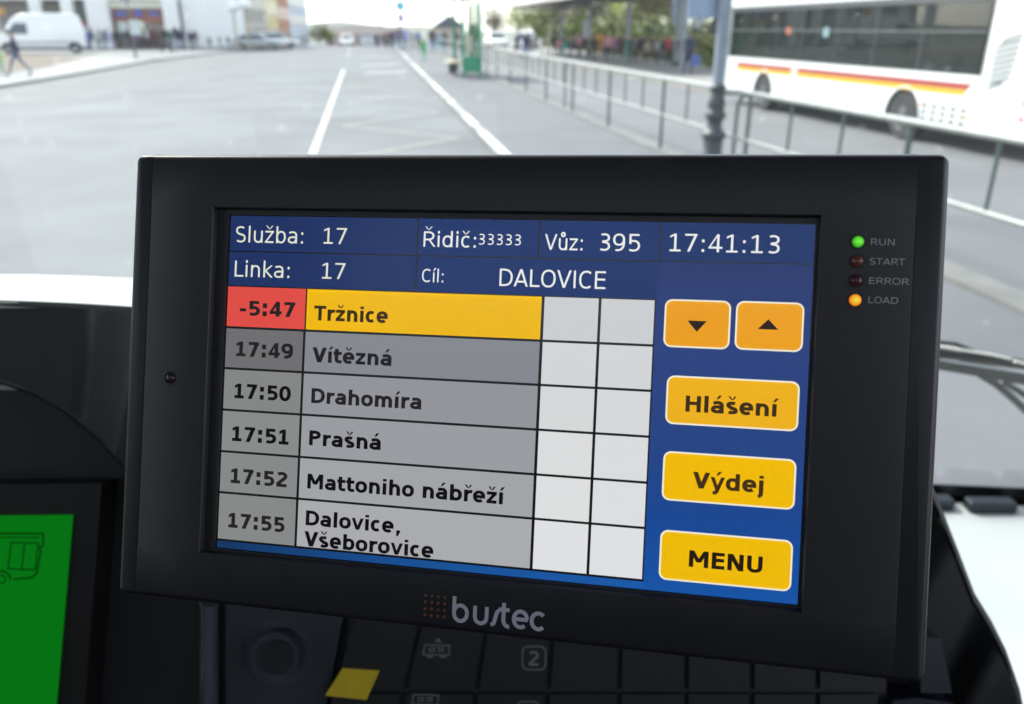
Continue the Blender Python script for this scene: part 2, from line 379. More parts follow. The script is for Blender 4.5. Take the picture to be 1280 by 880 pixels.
# ---- on-board display: own frame, x right, y up, z towards the driver; 1 unit of UI = K metres
K = .0001905
def camv(v): return Vector((v[0], -v[1]*SP+v[2]*CPI, -v[1]*CPI-v[2]*SP))
r1 = Vector((.98114, .04526, -.18396)).normalized(); r2 = Vector((-.05012, .99944, .00906)); r2 = (r2-r1*r2.dot(r1)).normalized()
U, Dn = camv(r1), camv(r2); Nz = U.cross(-Dn)
org = Vector((0, 0, HC))+camv((-.07727, -.03748, .2192))
ROT = Matrix((U, -Dn, Nz)).transposed()
disp = thing('onboard_display', 'black driver display showing the stop list, with four small status lights at its right edge', 'display')
disp.location = org; disp.rotation_euler = ROT.to_euler()
def D(u, v, w_=0): return (u*K, -v*K, w_*K)          # UI units -> local metres
def DT(x, y, z): return (x*K, y*K, z*K)
def urect(mb, u0, u1, v0, v1, w_, m=0): return mb.poly([D(u0, v1, w_), D(u1, v1, w_), D(u1, v0, w_), D(u0, v0, w_)], m)

# centre front panel: a ring with a sunk window
def ring_panel():
    bm = bmesh.new()
    us = [-118.2, -19.5, 805, 914.4]; vs = [-89.5, -8.5, 484.5, 561.3]; FR, BK = 12, -90
    def layer(w_): return [[bm.verts.new(D(u_, v_, w_)) for u_ in us] for v_ in vs]
    F, B = layer(FR), layer(BK)
    for i in range(3):
        for j in range(3):
            if i == 1 and j == 1: continue
            bm.faces.new((F[i+1][j], F[i+1][j+1], F[i][j+1], F[i][j])); bm.faces.new((B[i][j], B[i][j+1], B[i+1][j+1], B[i+1][j]))
    def wall(a, b, a2, b2): bm.faces.new((a, b, b2, a2))
    for j in range(3):
        wall(F[0][j], F[0][j+1], B[0][j], B[0][j+1]); wall(F[3][j+1], F[3][j], B[3][j+1], B[3][j])
        wall(F[j+1][0], F[j][0], B[j+1][0], B[j][0]); wall(F[j][3], F[j+1][3], B[j][3], B[j+1][3])
    for a, b, c_, d in (((1, 1), (1, 2), 0, 0), ((1, 2), (2, 2), 0, 0), ((2, 2), (2, 1), 0, 0), ((2, 1), (1, 1), 0, 0)):
        bm.faces.new((F[a[0]][a[1]], B[a[0]][a[1]], B[b[0]][b[1]], F[b[0]][b[1]]))
    bmesh.ops.recalc_face_normals(bm, faces=bm.faces)
    def isf(v): return abs(v.co.z-FR*K) < 1e-6
    fe = [e for e in bm.edges if all(isf(v) for v in e.verts)]
    tb = [e for e in fe if all(abs(v.co.y-vs[0]*-K) < 1e-6 for v in e.verts) or all(abs(v.co.y-vs[3]*-K) < 1e-6 for v in e.verts)]
    hole = [e for e in fe if len([f for f in e.link_faces if abs(f.normal.z) < .5]) == 1 and e not in tb]
    bmesh.ops.bevel(bm, geom=tb, offset=12*K, segments=6, affect='EDGES', profile=.5)
    for v in bm.verts:
        if (v.co.y > (89.5-12.01)*K or v.co.y < -(561.3-12.01)*K) and -1*K < v.co.z < 12.01*K: v.co.z = 12*K-(12*K-v.co.z)*2.2
    bmesh.ops.bevel(bm, geom=[e for e in hole if e.is_valid], offset=1.6*K, segments=2, affect='EDGES', profile=.5)
    me = bpy.data.meshes.new('front_panel'); bm.to_mesh(me); bm.free(); me.materials.append(plastic_dev)
    me.polygons.foreach_set('use_smooth', [True]*len(me.polygons)); me.set_sharp_from_angle(angle=rad(35))
    return me
put('front_panel', ring_panel(), disp)
cp = MB().slab(rrect(-151.5, -106.9, -561.3, 89.5, 15, 6, (1, 0, 0, 1)), -90, 12, 12, 6, T=DT, rz=26.4)
cp.build('end_cap', plastic_dev, disp, 40)
cp = MB().slab(rrect(903.1, 954, -561.3, 89.5, 15, 6, (0, 1, 1, 0)), -90, 12, 12, 6, T=DT, rz=26.4)
cp.build('end_cap', plastic_dev, disp, 40)
for u_, wd_ in ((-118.8, .8), (914.6, .5)): MB().box((u_-wd_/2)*K, (u_+wd_/2)*K, -550*K, 79*K, 11*K, 12.03*K).build('seam', mat('seam_shadow_gap', (.003, .003, .003), .9, var=.02), disp)
MB().slab(rrect(-138, 940, -552, 76, 14, 4), -150, -90.5, 0, T=DT).build('rear_housing', plastic_dk, disp)
# mounting arm behind
b = MB(); b.tube([near(560, 520, .262), near(575, 600, .34), near(590, 690, .46)], .018, 12); b.build('mounting_arm', plastic_dk, disp, 40, world=True)
# inner lip of the recess
lip = MB()
for u0, u1, v0, v1 in ((-19.5, -2.5, -8.5, 484.5), (802.5, 805, -8.5, 484.5), (-2.5, 802.5, -8.5, -.8), (-2.5, 802.5, 481, 484.5)):
    lip.box(*sorted((u0*K, u1*K)), *sorted((-v1*K, -v0*K)), -6*K, (-1.2 if u0 == -19.5 else -.6)*K)
lip.build('screen_gasket', mat('screen_gasket', (.014, .013, .014), .45, var=.05), disp)

# ---- the lit screen
def screen_grad(name, stops, axis='Y', lo=0, hi=1):       # blue ramps of the display page, with panel glare and dimming painted in
    m = bpy.data.materials.new(name); m.use_nodes = True; t = m.node_tree; t.nodes.clear(); N = t.nodes.new; L = t.links
    tc = N('ShaderNodeTexCoord'); sx = N('ShaderNodeSeparateXYZ'); L.new(tc.outputs['Object'], sx.inputs[0])
    mr = N('ShaderNodeMapRange'); mr.inputs[1].default_value = lo; mr.inputs[2].default_value = hi; L.new(sx.outputs[axis], mr.inputs[0])
    r = N('ShaderNodeValToRGB'); r.color_ramp.elements.remove(r.color_ramp.elements[1])
    for i, (p, c) in enumerate(stops):
        e = r.color_ramp.elements[0] if i == 0 else r.color_ramp.elements.new(p)
        e.position = p; e.color = (*srgb(c), 1)
    L.new(mr.outputs[0], r.inputs[0])
    e = N('ShaderNodeEmission'); e.inputs[1].default_value = 1/2**EXPO; L.new(r.outputs[0], e.inputs[0])
    o = N('ShaderNodeOutputMaterial'); L.new(e.outputs[0], o.inputs[0]); return m
page = screen_grad('page_blue_glare', [(0, (22, 44, 96)), (.35, (44, 66, 126)), (.6, (40, 70, 134)), (.8, (26, 72, 148)), (1, (24, 84, 166))], 'Y', 0, -480*K)  # navy to brighter blue; paler middle stops paint in the panel glare
scr = urect(MB(), -2.5, 802.5, -.8, 481, -5, 0)
screen = MB().box(-2.4*K, 802.4*K, -480.9*K, .7*K, -8*K, -5*K).build('screen', mat('screen_black', (.006, .006, .007), .3, var=.02), disp)
def cell(name, u0, u1, v0, v1, m, z=-4.4, r=0):
    b = MB()
    if r: b.slab([(x, y) for x, y in rrect(u0, u1, -v1, -v0, r, 6)], z-.2, z, 0, T=DT)
    else: b.box(u0*K, u1*K, -v1*K, -v0*K, (z-.2)*K, z*K)
    return b.build(name, m, screen)
ink = glow('screen_ink', (16, 15, 19)); ink_soft = glow('screen_ink_soft', (36, 33, 36)); white_ink = glow('header_ink', (226, 228, 212)); white_ink2 = glow('header_ink_right', (238, 240, 238))
navyL = glow('header_navy_left', (30, 50, 100)); navyR = glow('header_navy', (24, 50, 104))  # left copies take on the panel's viewing-angle tone shift
for u0, u1, v0, v1, m in ((-.5, 280, 0, 50, navyL), (-.5, 280, 52, 100.3, navyL), (282.5, 449.5, 0, 50, navyR), (452, 608.5, 0, 50, navyR), (282.5, 608.5, 52, 100.3, navyR), (611, 801.5, 0, 49.5, glow('clock_navy', (24, 50, 102)))):
    cell('header_cell', u0, u1, v0, v1, m)
cell('button_page', 608.5, 801.5, 51, 480.2, page)
cell('page_margin', -1, 608.5, 470.2, 480.2, screen_grad('page_margin_blue', [(0, (20, 54, 100)), (.5, (26, 82, 150)), (1, (28, 90, 170))], 'X', 0, 600*K))  # darker left end mimics the panel's viewing-angle dimming
rows = [101.8, 161, 220.3, 280.3, 340.5, 400, 468.8]
tcol = [(224, 78, 70), (112, 112, 114), (134, 136, 136), (138, 141, 140), (136, 139, 139), (136, 139, 138)]  # cell fills hold the viewing-angle dimming of the left columns, painted per cell
ncol = [(238, 186, 6), (134, 137, 144), (148, 150, 156), (156, 158, 163), (164, 166, 170), (172, 173, 177)]
wcol = [((204, 207, 210), (204, 207, 210)), ((212, 215, 216), (212, 215, 217)), ((216, 218, 219), (216, 218, 220)), ((222, 223, 224), (220, 222, 224)), ((224, 225, 226), (222, 224, 226)), ((226, 227, 229), (224, 226, 228))]
for i in range(6):
    a, b_ = rows[i]+(.2 if i == 0 else 1.6), rows[i+1]-1.7
    cell('time_cell', -.6, 118.2+(1.4 if i == 0 else 0), a, b_, glow(f'time_fill_{i}', tcol[i]))
    cell('stop_cell', 121.9, 457.6, a, b_, glow(f'stop_fill_{i}', ncol[i]))
    cell('fare_cell', 461.6, 533.8, a, b_, glow(f'fare_fill_{i}', wcol[i][0]))
    cell('fare_cell', 537.6, 606.6, a, b_, glow(f'fare_fill_r{i}', wcol[i][1]))
rim = glow('button_rim', (246, 240, 214))
for u0, u1, v0, v1, cA in ((620, 703.5, 99.6, 162, (233, 158, 22)), (709.8, 793, 99, 161.4, (234, 160, 24)), (627, 792, 198.6, 261.8, (238, 178, 30)), (627, 792.4, 297.2, 361.2, (242, 188, 8)), (627.8, 792.9, 399.8, 464.8, (240, 188, 8))):  # fills change with height to mimic the panel's viewing-angle colour shift
    cell('button_rim', u0, u1, v0, v1, rim, -4.0, 10)
    cell('screen_button', u0+2.2, u1-2.2, v0+2.2, v1-2.2, glow(f'button_{u0}_{v0}', cA), -3.6, 8)
def words(s, u0, u1, v, em, m, bold=False, cap=None, parent=None, z=-3.2):
    b = MB(); text(b, s, u0, -v, em, bold, u1, T=DT, z=z, cap=cap); return b.build('lettering', m, parent or screen)
words('Služba:', 8.8, 112.5, 38.2, 30, white_ink, cap=23); words('17', 143.5, 178, 37.6, 30, white_ink, cap=22.5)
words('Linka:', 9.2, 94, 87.6, 30, white_ink, cap=23); words('17', 143.5, 178, 86.8, 30, white_ink, cap=22.5)
words('Řidič:', 290, 364, 38.6, 28, white_ink2, cap=21); words('33333', 368, 426, 34.2, 19, white_ink2, cap=14.6)
words('Vůz:', 458.5, 509.2, 39.2, 26, white_ink2, cap=21); words('395', 532.5, 584.5, 38.9, 30, white_ink2, cap=22.8)
words('17:41:13', 622.5, 759.5, 37.6, 31, white_ink2, cap=23)
words('Cíl:', 290, 320.5, 87.2, 21, white_ink2, cap=18); words('DALOVICE', 399, 542, 89.4, 30, white_ink2, cap=23.4)
for s, u0, u1, v, m in (('-5:47', 20.5, 91, 143, ink_soft), ('17:49', 17.4, 90.5, 202, ink_soft), ('17:50', 17.6, 90, 262.6, ink), ('17:51', 16.6, 89.5, 324.4, ink), ('17:52', 17.2, 90, 385, ink_soft), ('17:55', 16.4, 89, 449.4, ink_soft)):
    words(s, u0-.5, u1+14, v, 28, m, True, cap=21.3)
for s, u0, u1, v, m in (('Tržnice', 133.8, 243.5, 146, glow('ink_on_yellow', (58, 40, 22))), ('Vítězná', 134, 251.5, 205, ink_soft), ('Drahomíra', 135.2, 297, 262.8, glow('ink_mid', (36, 34, 38))), ('Prašná', 134.6, 241, 322.6, ink), ('Mattoniho nábřeží', 134.6, 419.5, 384, ink), ('Dalovice,', 134.6, 274.5, 436, ink), ('Všeborovice', 133.4, 323.5, 465.6, ink)):
    words(s, u0, u1, v, 28, m, True, cap=21)
bk = glow('button_ink', (62, 44, 26)); bk2 = glow('button_ink_dark', (38, 26, 18))
words('Hlášení', 652, 767.5, 244.6, 28, bk, True, cap=21); words('Výdej', 665.5, 753.5, 342.6, 28, glow('button_ink_mid', (66, 46, 24)), True, cap=21); words('MENU', 665.4, 757, 444.6, 28, bk2, True, cap=21.3)
MB().poly([D(649.3, 126.6, -3.2), D(661.8, 141, -3.2), D(674, 126.6, -3.2)][::1]).build('arrow', bk2, screen)
MB().poly([D(737.2, 134.3, -3.2), D(762.6, 134.3, -3.2), D(750, 121.2, -3.2)]).build('arrow', bk2, screen)
MATS['screen_cover'] = glass('screen_cover', rough=.22, refl=.4)
MB().box(-2.4*K, 802.4*K, -480.9*K, .7*K, -1.6*K, -1.2*K).build('screen_cover', MATS['screen_cover'], disp)

# ---- status lights, sensor, prints
def led(v, m, name, on):
    b = MB(); n = 16; r_ = 7.3
    prof = [(r_+2.2, 11.5), (r_+2.0, 12.6), (r_+.6, 12.6)]
    MB().lathe([(r*K, z*K) for r, z in prof]+[((r_+.4)*K, 11*K)], 20, c=(849.2*K, -v*K, 0)).build('lamp_socket', plastic_dk, o := b.lathe([(r_*K, 11.8*K), (r_*K, 13*K), (r_*.86*K, 15.6*K), (r_*.5*K, 17.4*K), (r_*.12*K, 18*K)], 20, c=(849.2*K, -v*K, 0)).build('status_light', m, disp, 60), 50)
    tag(o, label=name)
def ledglow(name, core, rimc):
    m = bpy.data.materials.new(name); m.use_nodes = True; t = m.node_tree; t.nodes.clear(); N = t.nodes.new; L = t.links
    lw = N('ShaderNodeTexCoord'); sx = N('ShaderNodeVectorMath'); sx.operation = 'DISTANCE'
    L.new(lw.outputs['Object'], sx.inputs[0]); mr = N('ShaderNodeMapRange'); mr.inputs[1].default_value = 0; mr.inputs[2].default_value = 7.4*K
    L.new(sx.outputs['Value'], mr.inputs[0])
    r = N('ShaderNodeValToRGB'); r.color_ramp.elements[0].position = .35; r.color_ramp.elements[0].color = (*srgb(core), 1)
    r.color_ramp.elements[1].position = 1; r.color_ramp.elements[1].color = (*srgb(rimc), 1); L.new(mr.outputs[0], r.inputs[0])
    e = N('ShaderNodeEmission'); e.inputs[1].default_value = 1/2**EXPO; L.new(r.outputs[0], e.inputs[0])
    g = N('ShaderNodeBsdfGlossy'); g.inputs['Roughness'].default_value = .15; mx = N('ShaderNodeMixShader'); mx.inputs[0].default_value = .04
    L.new(e.outputs[0], mx.inputs[1]); L.new(g.outputs[0], mx.inputs[2])
    o = N('ShaderNodeOutputMaterial'); L.new(mx.outputs[0], o.inputs[0]); return m, sx
for v, m, nm in ((23, ('led_green', (120, 255, 70), (28, 120, 14)), 'glowing green status light beside the word RUN'), (46.8, None, 'unlit dull red status light beside the word START'), (70.7, None, 'unlit dark red status light beside the word ERROR'), (94.6, ('led_amber', (255, 222, 60), (224, 110, 10)), 'glowing amber status light beside the word LOAD')):
    if m:
        M_, sx = ledglow(*m); sx.inputs[1].default_value = (849.2*K, -v*K, 15*K)
    else: M_ = mat(f'led_off_{v}', (.16, .045, .035) if v < 60 else (.07, .02, .025), .25, var=.05)
    led(v, M_, nm, bool(m))
prm = mat('grey_print', (.42, .41, .41), .6, var=.05)
for s, u0, u1, v in (('RUN', 864.2, 891.2, 26.6), ('START', 863.8, 904.3, 50.4), ('ERROR', 864.3, 910, 74.2), ('LOAD', 864.6, 898.4, 97.6)):
    b = MB(); text(b, s, u0, -v, 10, False, u1, T=DT, z=12.3, cap=8, pen=(42, 40)); b.build('print_lettering', prm, disp)
# light sensor, left
b = MB().lathe([(9.5*K, 12*K), (9.5*K, 12.6*K), (8.2*K, 13*K), (7.4*K, 11.2*K)], 20, c=(-76.4*K, -237.8*K, 0)); sn = b.build('light_sensor', plastic_dk, disp, 50)
MB().lathe([(7*K, 11.9*K), (6.4*K, 13.5*K), (3.5*K, 15*K), (.5*K, 15.4*K)], 18, c=(-76.4*K, -237.8*K, 0)).build('lens', mat('sensor_lens', (.03, .015, .02), .12, var=.03), sn, 60)
# maker's mark: dot grid and rounded lettering
b = MB()
for i in range(4):
    for j in range(4):
        b.lathe([(2.1*K, 12.1*K), (2.1*K, 12.4*K)], 8, c=((319.5+i*9)*K, -(512.6+j*8.8)*K, 0))
b.build('dot_grid', mat('rust_print', (.15, .05, .026), .6, var=.05), disp)
def mark():
    segs = []; y0 = -542.5; xh = 23; x = 360
    def P(p): segs.append([(a, y0+b_) for a, b_ in p])
    P([(x, 33), (x, 10)]); P(earc(x+9, 11, 9, 10.5, 180, 540, 24, 2))                     # b
    x = 389; P([(x, xh)]+earc(x+8, 8.5, 8, 8, 180, 360, 12, 2)+[(x+16, xh)])              # u
    x = 412; P([(x-1, 0)]+[(x+3, 2), (x+5, 10), (x+7, 18), (x+12, 22), (x+17, 21)])       # long s
    x = 428; P([(x, 31), (x, 9)]+earc(x+7, 8, 7, 8, 180, 280, 8, 2)); P([(x-7, xh-1), (x+8, xh-1)])   # t
    x = 442; P([(x, 11.5), (x+18, 11.5)]+earc(x+9, 11.5, 9, 10.5, 0, 310, 22, 2)[1:])     # e
    x = 466; P(earc(x+9, 11.5, 9, 10.5, 45, 315, 20, 2))                                  # c
    b = MB()
    for k, s in enumerate(segs):
        for i, q in enumerate(stroke_quads(s, 2.6, 2.6)):
            A = sum(q[j][0]*q[(j+1) % 4][1]-q[(j+1) % 4][0]*q[j][1] for j in range(4))
            b.poly([DT(px_, py_, 12.4+k*.05+i*.002) for px_, py_ in (q if A > 0 else q[::-1])])
    b.build('maker_lettering', mat('lilac_grey_print', (.42, .39, .47), .5, var=.05), disp)
mark()

# ---- dashboard: instrument housing on a plane behind the display
DD = .42; m42 = DD/1000
def dp(px, py, depth=DD): return near(px, py, depth)
dash = thing('dashboard', 'black moulded bus dashboard with light grey top behind the display', 'dashboard', near(400, 880, DD))
cf = Vector((0, CPI, -SP))
def plate(name, px, m, d0, d1, parent=dash, r=0, smooth=40):
    """outline given on the dash face, extruded away from the driver, with a rounded front rim"""
    cxr = [(x, -y) for x, y in px]
    b = MB(); b.slab(cxr, -d1, -d0, r, 4, T=lambda x, y, z: near(x, -y, DD+d0)+cf*(-z-d0)) if r else b.slab(cxr, -d1, -d0, 0, T=lambda x, y, z: near(x, -y, DD+d0)+cf*(-z-d0))
    return b.build(name, m, parent, smooth, world=True)
def strip(name, top, bot, m, d0, d1, smooth=35, parent=dash):
    """a plate between two polylines with the same number of points"""
    b = MB(); n = len(top)
    for i in range(n-1):
        q = [bot[i], bot[i+1], top[i+1], top[i]]
        b.hexa([near(*p, DD)+cf*d1 for p in q]+[near(*p, DD)+cf*d0 for p in q])
    o = b.build(name, m, parent, smooth, world=True); bm = bmesh.new(); bm.from_mesh(o.data); bmesh.ops.remove_doubles(bm, verts=bm.verts, dist=1e-5)
    dup_f = {}
    for f in bm.faces: dup_f.setdefault(tuple(sorted(v.index for v in f.verts)), []).append(f)
    bmesh.ops.delete(bm, geom=[f for fs in dup_f.values() if len(fs) > 1 for f in fs], context='FACES_ONLY')
    bmesh.ops.bevel(bm, geom=[e for e in bm.edges if len(e.link_faces) == 2 and e.calc_face_angle(0) > rad(50)], offset=.0035, segments=3, affect='EDGES', profile=.5, clamp_overlap=True)
    bmesh.ops.recalc_face_normals(bm, faces=bm.faces); bm.to_mesh(o.data); bm.free()
    o.data.polygons.foreach_set('use_smooth', [True]*len(o.data.polygons)); o.data.set_sharp_from_angle(angle=rad(smooth)); return o
# the arched hood above the instruments
arc_px = [(-120, 476), (-60, 477), (0, 482), (40, 496), (80, 519), (120, 554), (150, 585), (175, 616), (205, 660), (232, 710), (246, 760), (247, 900)]
top_px = [(-120, 369), (-60, 372), (0, 374), (45, 376), (90, 378), (140, 381), (200, 385), (300, 392), (420, 405), (520, 420), (600, 500), (640, 900)]
strip('instrument_hood', top_px, arc_px, plastic, 0, .075)
# sunk instrument panel
plate('instrument_panel', [(-130, 440), (240, 440), (300, 1100), (-130, 1100)], mat('instrument_board', (.013, .013, .015), .55, bump=.2, bscale=800), .03, .05)
plate('panel_surround', [(-130, 606), (128, 603), (104, 920), (-130, 920)], mat('panel_black', (.0085, .0075, .0075), .4, var=.05), .012, .03, r=.8)
gs = plate('instrument_screen', [(-130, 646), (90, 644), (66, 920), (-130, 920)], glow('green_screen', (8, 112, 20)), .0105, .0118)
tag(gs, label='green lit instrument screen with a line drawing of a bus')
picto = MB()
def pl(pts, wd=2.2, k=0):
    for i, (a, b_) in enumerate(zip(pts, pts[1:])):
        A, B = Vector(a), Vector(b_); d = (B-A).normalized()*wd/2; n = Vector((-d.y, d.x))
        picto.poly([near(p.x, p.y, DD+.01)+cf*(0-.00002*((i+k) % 5)) for p in (A-d+n, B+d+n, B+d-n, A-d-n)])
pl([(-90, 666), (54, 667), (54, 682), (50, 684), (51, 690), (46, 716), (40, 722), (18, 724)]); pl([(-90, 671), (50, 672)], 1.5)
pl([(14, 678), (48, 679), (44, 712), (10, 711), (14, 678)], 1.8, 2); pl([(31, 679), (27, 712)], 1.8, 3)
pl(earc(2, 724, 11, 10, 0, -180, 12, 2), 2.2, 1); pl(earc(2, 724, 5, 5, 0, 360, 12, 2), 1.6, 4); pl([(-40, 724), (-12, 724)])
pl([(-60, 678), (-6, 678), (-8, 700), (-60, 700)], 1.6)
picto.build('pictogram', glow('green_ink', (4, 48, 10)), gs, world=True)
# console to the right of the instruments, going down behind the display
con_top = [(244, 748), (330, 700), (500, 560), (760, 520), (980, 500), (1120, 520), (1165, 600), (1185, 648), (1205, 699), (1226, 754), (1248, 790), (1266, 826), (1282, 872), (1300, 960)]
con_bot = [(244, 960), (330, 960), (500, 960), (700, 960), (760, 960), (860, 960), (960, 960), (1020, 960), (1080, 960), (1120, 960), (1160, 960), (1200, 960), (1240, 960), (1260, 970)]
strip('console_housing', con_top, con_bot, mat('console_black', (.009, .009, .010), .62, bump=.2, bscale=800, spec=.25), .004, .14)
b = MB()
edge = [near(x, y, DD)+cf*.012 for x, y in con_top[6:]]
b.tube(edge, [.004]*len(edge), 8); b.build('edge_trim', plastic, dash, 60, world=True)
# switch panel: ridge, round knob, slanted rocker switches
plate('panel_ridge', [(248, 752), (273, 752), (273, 920), (248, 920)], plastic_gr, -.010, .004, r=7)
plate('knob_plate', [(279, 748), (436, 748), (404, 920), (279, 920)], mat('knob_plate_grey', (.021, .023, .029), .5, bump=.35, bscale=600), -.006, .004, r=3)
kc = (343, 822)
def disc(name, c, r, d0, d1, m, parent=dash, rr=2, sq=1.0, n=36):
    return plate(name, [(c[0]+r*cos(2*PI*i/n), c[1]+r*sq*sin(2*PI*i/n)) for i in range(n)], m, d0, d1, parent, r=rr)
kb = disc('round_knob', kc, 43, -.014, -.0062, mat('knob_grey', (.030, .034, .045), .45, bump=.2, bscale=700), rr=12)
tag(kb, label='round dark push knob on the switch panel')
def rng(name, c, r0, r1, d0, m, parent):
    b = MB(); n = 36
    for i in range(n):
        a, a2 = 2*PI*i/n, 2*PI*(i+1)/n
        P = lambda r, t, d: near(c[0]+r*cos(t), c[1]+r*sin(t), DD)+cf*d
        b.poly([P(r0, a, d0), P(r0, a2, d0), P(r1, a2, d0+.004), P(r1, a, d0+.004)])
    return b.build(name, m, parent, 60, world=True)
disc('knob_cap', (345, 823), 30, -.0168, -.0138, mat('knob_cap_black', (.012, .013, .017), .4), kb, rr=9)
SW = [(440, 118, 34), (528, 120, 30), (612, 110, 22), (700, 110, 10), (786, 100, 2), (868, 100, 0), (950, 100, 0), (1030, 96, 0)]
sw_m = mat('switch_black', (.0062, .0064, .007), .55, bump=.1, bscale=700)
xs = [446, 530, 612, 694, 776, 858, 940, 1022, 1100]
def lean(x, y): return x-(y-760)*.30*max(0, (800-x)/350)
plate('switch_frame', [(440, 752), (1108, 752), (1108, 980), (408, 980)], sw_m, -.0078, .004)
for i in range(8):
    a, b_ = xs[i]+.8, xs[i+1]-.8
    for (y0, y1) in ((756, 864), (865.5, 960)):
        o = plate('rocker_switch', [(lean(a, y0), y0), (lean(b_, y0), y0), (lean(b_, y1), y1), (lean(a, y1), y1)], sw_m, -.010, .004, r=2.5)
plate('switch_label', [(428, 835.5), (474.5, 838.5), (458, 875), (406.5, 869.5)], mat('yellow_label', (.52, .36, .012), .5, var=.06, vscale=90), -.0108, -.0101)
ic = MB()
def il(pts, wd=1.7, k=0):
    for i, (a, b_) in enumerate(zip(pts, pts[1:])):
        A, B = Vector(a), Vector(b_); d = (B-A).normalized()*wd/2; n = Vector((-d.y, d.x))
        ic.poly([near(p.x, p.y, DD-.0102)+cf*(0-.00002*((i+k) % 5)) for p in (A-d+n, B+d+n, B+d-n, A-d-n)])
def busicon(x, y, s=1):
    il([(x-14*s, y-7), (x+17*s, y-6), (x+16*s, y+6), (x-16*s, y+5), (x-14*s, y-7)]); il([(x-8, y-3), (x-2, y-3), (x-2, y+1), (x-8, y+1), (x-8, y-3)], 1.5, 2); il([(x+3, y-3), (x+9, y-3), (x+9, y+1), (x+3, y+1), (x+3, y-3)], 1.5, 1)
    il([(x-10, y+8), (x-5, y+8)], 2.4); il([(x+6, y+8), (x+11, y+8)], 2.4)
busicon(531, 875); ic.build('switch_icon', mat('icon_print', (.13, .135, .135), .6), dash, world=True); ic = MB(); busicon(545, 813)
ic.poly([near(*p, DD-.0103) for p in ((543, 802), (552, 803), (548, 797))])
ic.build('switch_icon', mat('icon_print', (.13, .135, .135), .6), dash, world=True); ic = MB(); il(rrect(653, 682, 808, 837, 7, 4)+[rrect(653, 682, 808, 837, 7, 4)[0]], 1.7); ic.build('switch_icon', mat('icon_print', (.13, .135, .135), .6), dash, world=True); ic = MB(); il(rrect(646, 674, 877, 900, 7, 4)+[rrect(646, 674, 877, 900, 7, 4)[0]], 1.7)
def T2(x, y, z): return near(667+x, 832-y, DD-.0103)
ic2 = MB(); text(ic2, '2', -6.5, 0, 24, True, 6.5, T=T2, cap=18, pen=(70, 56)); ic2.build('switch_numeral', mat('icon_print_dim', (.15, .15, .14), .6), dash, world=True)
ic.build('switch_icon', mat('icon_print', (.13, .135, .135), .6), dash, world=True)
# small block at the right under the display corner
plate('side_button_block', [(1146, 794), (1177, 797), (1192, 868), (1150, 868)], mat('navy_black', (.011, .013, .022), .35), -.012, .004, r=1.5)
plate('side_button_block', [(1112, 872), (1150, 869), (1196, 876), (1206, 930), (1110, 930)], mat('navy_black', (.011, .013, .022), .35), -.014, .004, r=4)
# light grey dash top: behind the hood at left, low shelf at right
hz = 1.6150
b = MB(); n = 16; L0, L1 = [], []
for i in range(n+1):
    x = -.62+.60*i/n
    y0 = .392+.008*(x+.3)*0; z = hz-.010*max(0, x+.27)/.2
    L0.append(Vector((x, .398, z))); L1.append(Vector((x, .452, z+.001)))
for i in range(n):
    b.hexa([L0[i]-Vector((0, 0, .003)), L0[i+1]-Vector((0, 0, .003)), L1[i+1]-Vector((0, 0, .25)), L1[i]-Vector((0, 0, .25)), L0[i], L0[i+1], L1[i+1], L1[i]])
o = b.build('dash_top_edge', lightgrey, dash, 30, world=True)
b = MB()
ZS = 1.25
def front_y(x): return .80-.10*(x/1.1)**2
N_ = 24
for i in range(N_):
    xa, xb = -1.1+2.3*i/N_, -1.1+2.3*(i+1)/N_
    b.hexa([(xa, .46, ZS-.03), (xb, .46, ZS-.03), (xb, front_y(xb), ZS-.03), (xa, front_y(xa), ZS-.03), (xa, .46, ZS-.004), (xb, .46, ZS-.004), (xb, front_y(xb), ZS), (xa, front_y(xa), ZS)])
b.build('dash_shelf', lightgrey, dash, 30, world=True)
MB().box(-1.1, 1.2, .40, .46, .6, ZS-.02).build('dash_front', plastic, dash, world=True)

# ---- the bus cab around it (only its shell)
cab = thing('bus_cab', 'driver\'s cab of the bus we sit in, seen from inside through its dusty windscreen', 'bus cab', (0, .2, ROAD))
b = MB(); b.box(-1.15, 1.3, -1.3, .85, 2.72, 2.78); b.build('roof', trim, cab, world=True)
MB().box(-1.15, 1.3, -1.3, .85, .42, .48).build('floor', plastic, cab, world=True)
MB().box(-1.15, 1.3, -1.36, -1.302, .48, 2.35).build('rear_bulkhead', trim, cab, world=True)  # unseen rear wall, height set to dim the light on the display
b = MB(); b.box(-1.21, -1.152, -1.3, .85, .48, 1.22); b.box(-1.21, -1.152, -1.3, -.9, 1.222, 2.72); b.box(-1.21, -1.152, .62, .85, 1.222, 2.72); b.box(-1.21, -1.152, -.898, .618, 2.35, 2.72)
b.build('side_wall', trim, cab, world=True)
MATS['side_glass'] = glass('side_glass', (.6, .64, .62))
MB().box(-1.19, -1.182, -.896, .616, 1.224, 2.348).build('side_window', MATS['side_glass'], cab, world=True)
b = MB(); b.box(1.302, 1.36, -1.3, .85, .48, 1.5); b.build('door_partition', trim, cab, world=True)
b = MB(); b.box(-1.15, 1.3, .852, .93, .3, 1.16); b.build('front_panel_outside', mat('bus_red', (.35, .03, .03), .3), cab, world=True)
MATS['windscreen_glass'] = glass('windscreen_glass', (.93, .96, .95), dust_veil=.013, rough=.0, specks=.055, refl=.55)  # dust film and specks; the film also supplies the veiling glare
def wy(x, z): return front_y(x)+.012-(z-ZS)*.07
NX = 20
b = MB(); zs = (ZS-.05, 2.6); xg = [-1.14+2.43*i/NX for i in range(NX+1)]
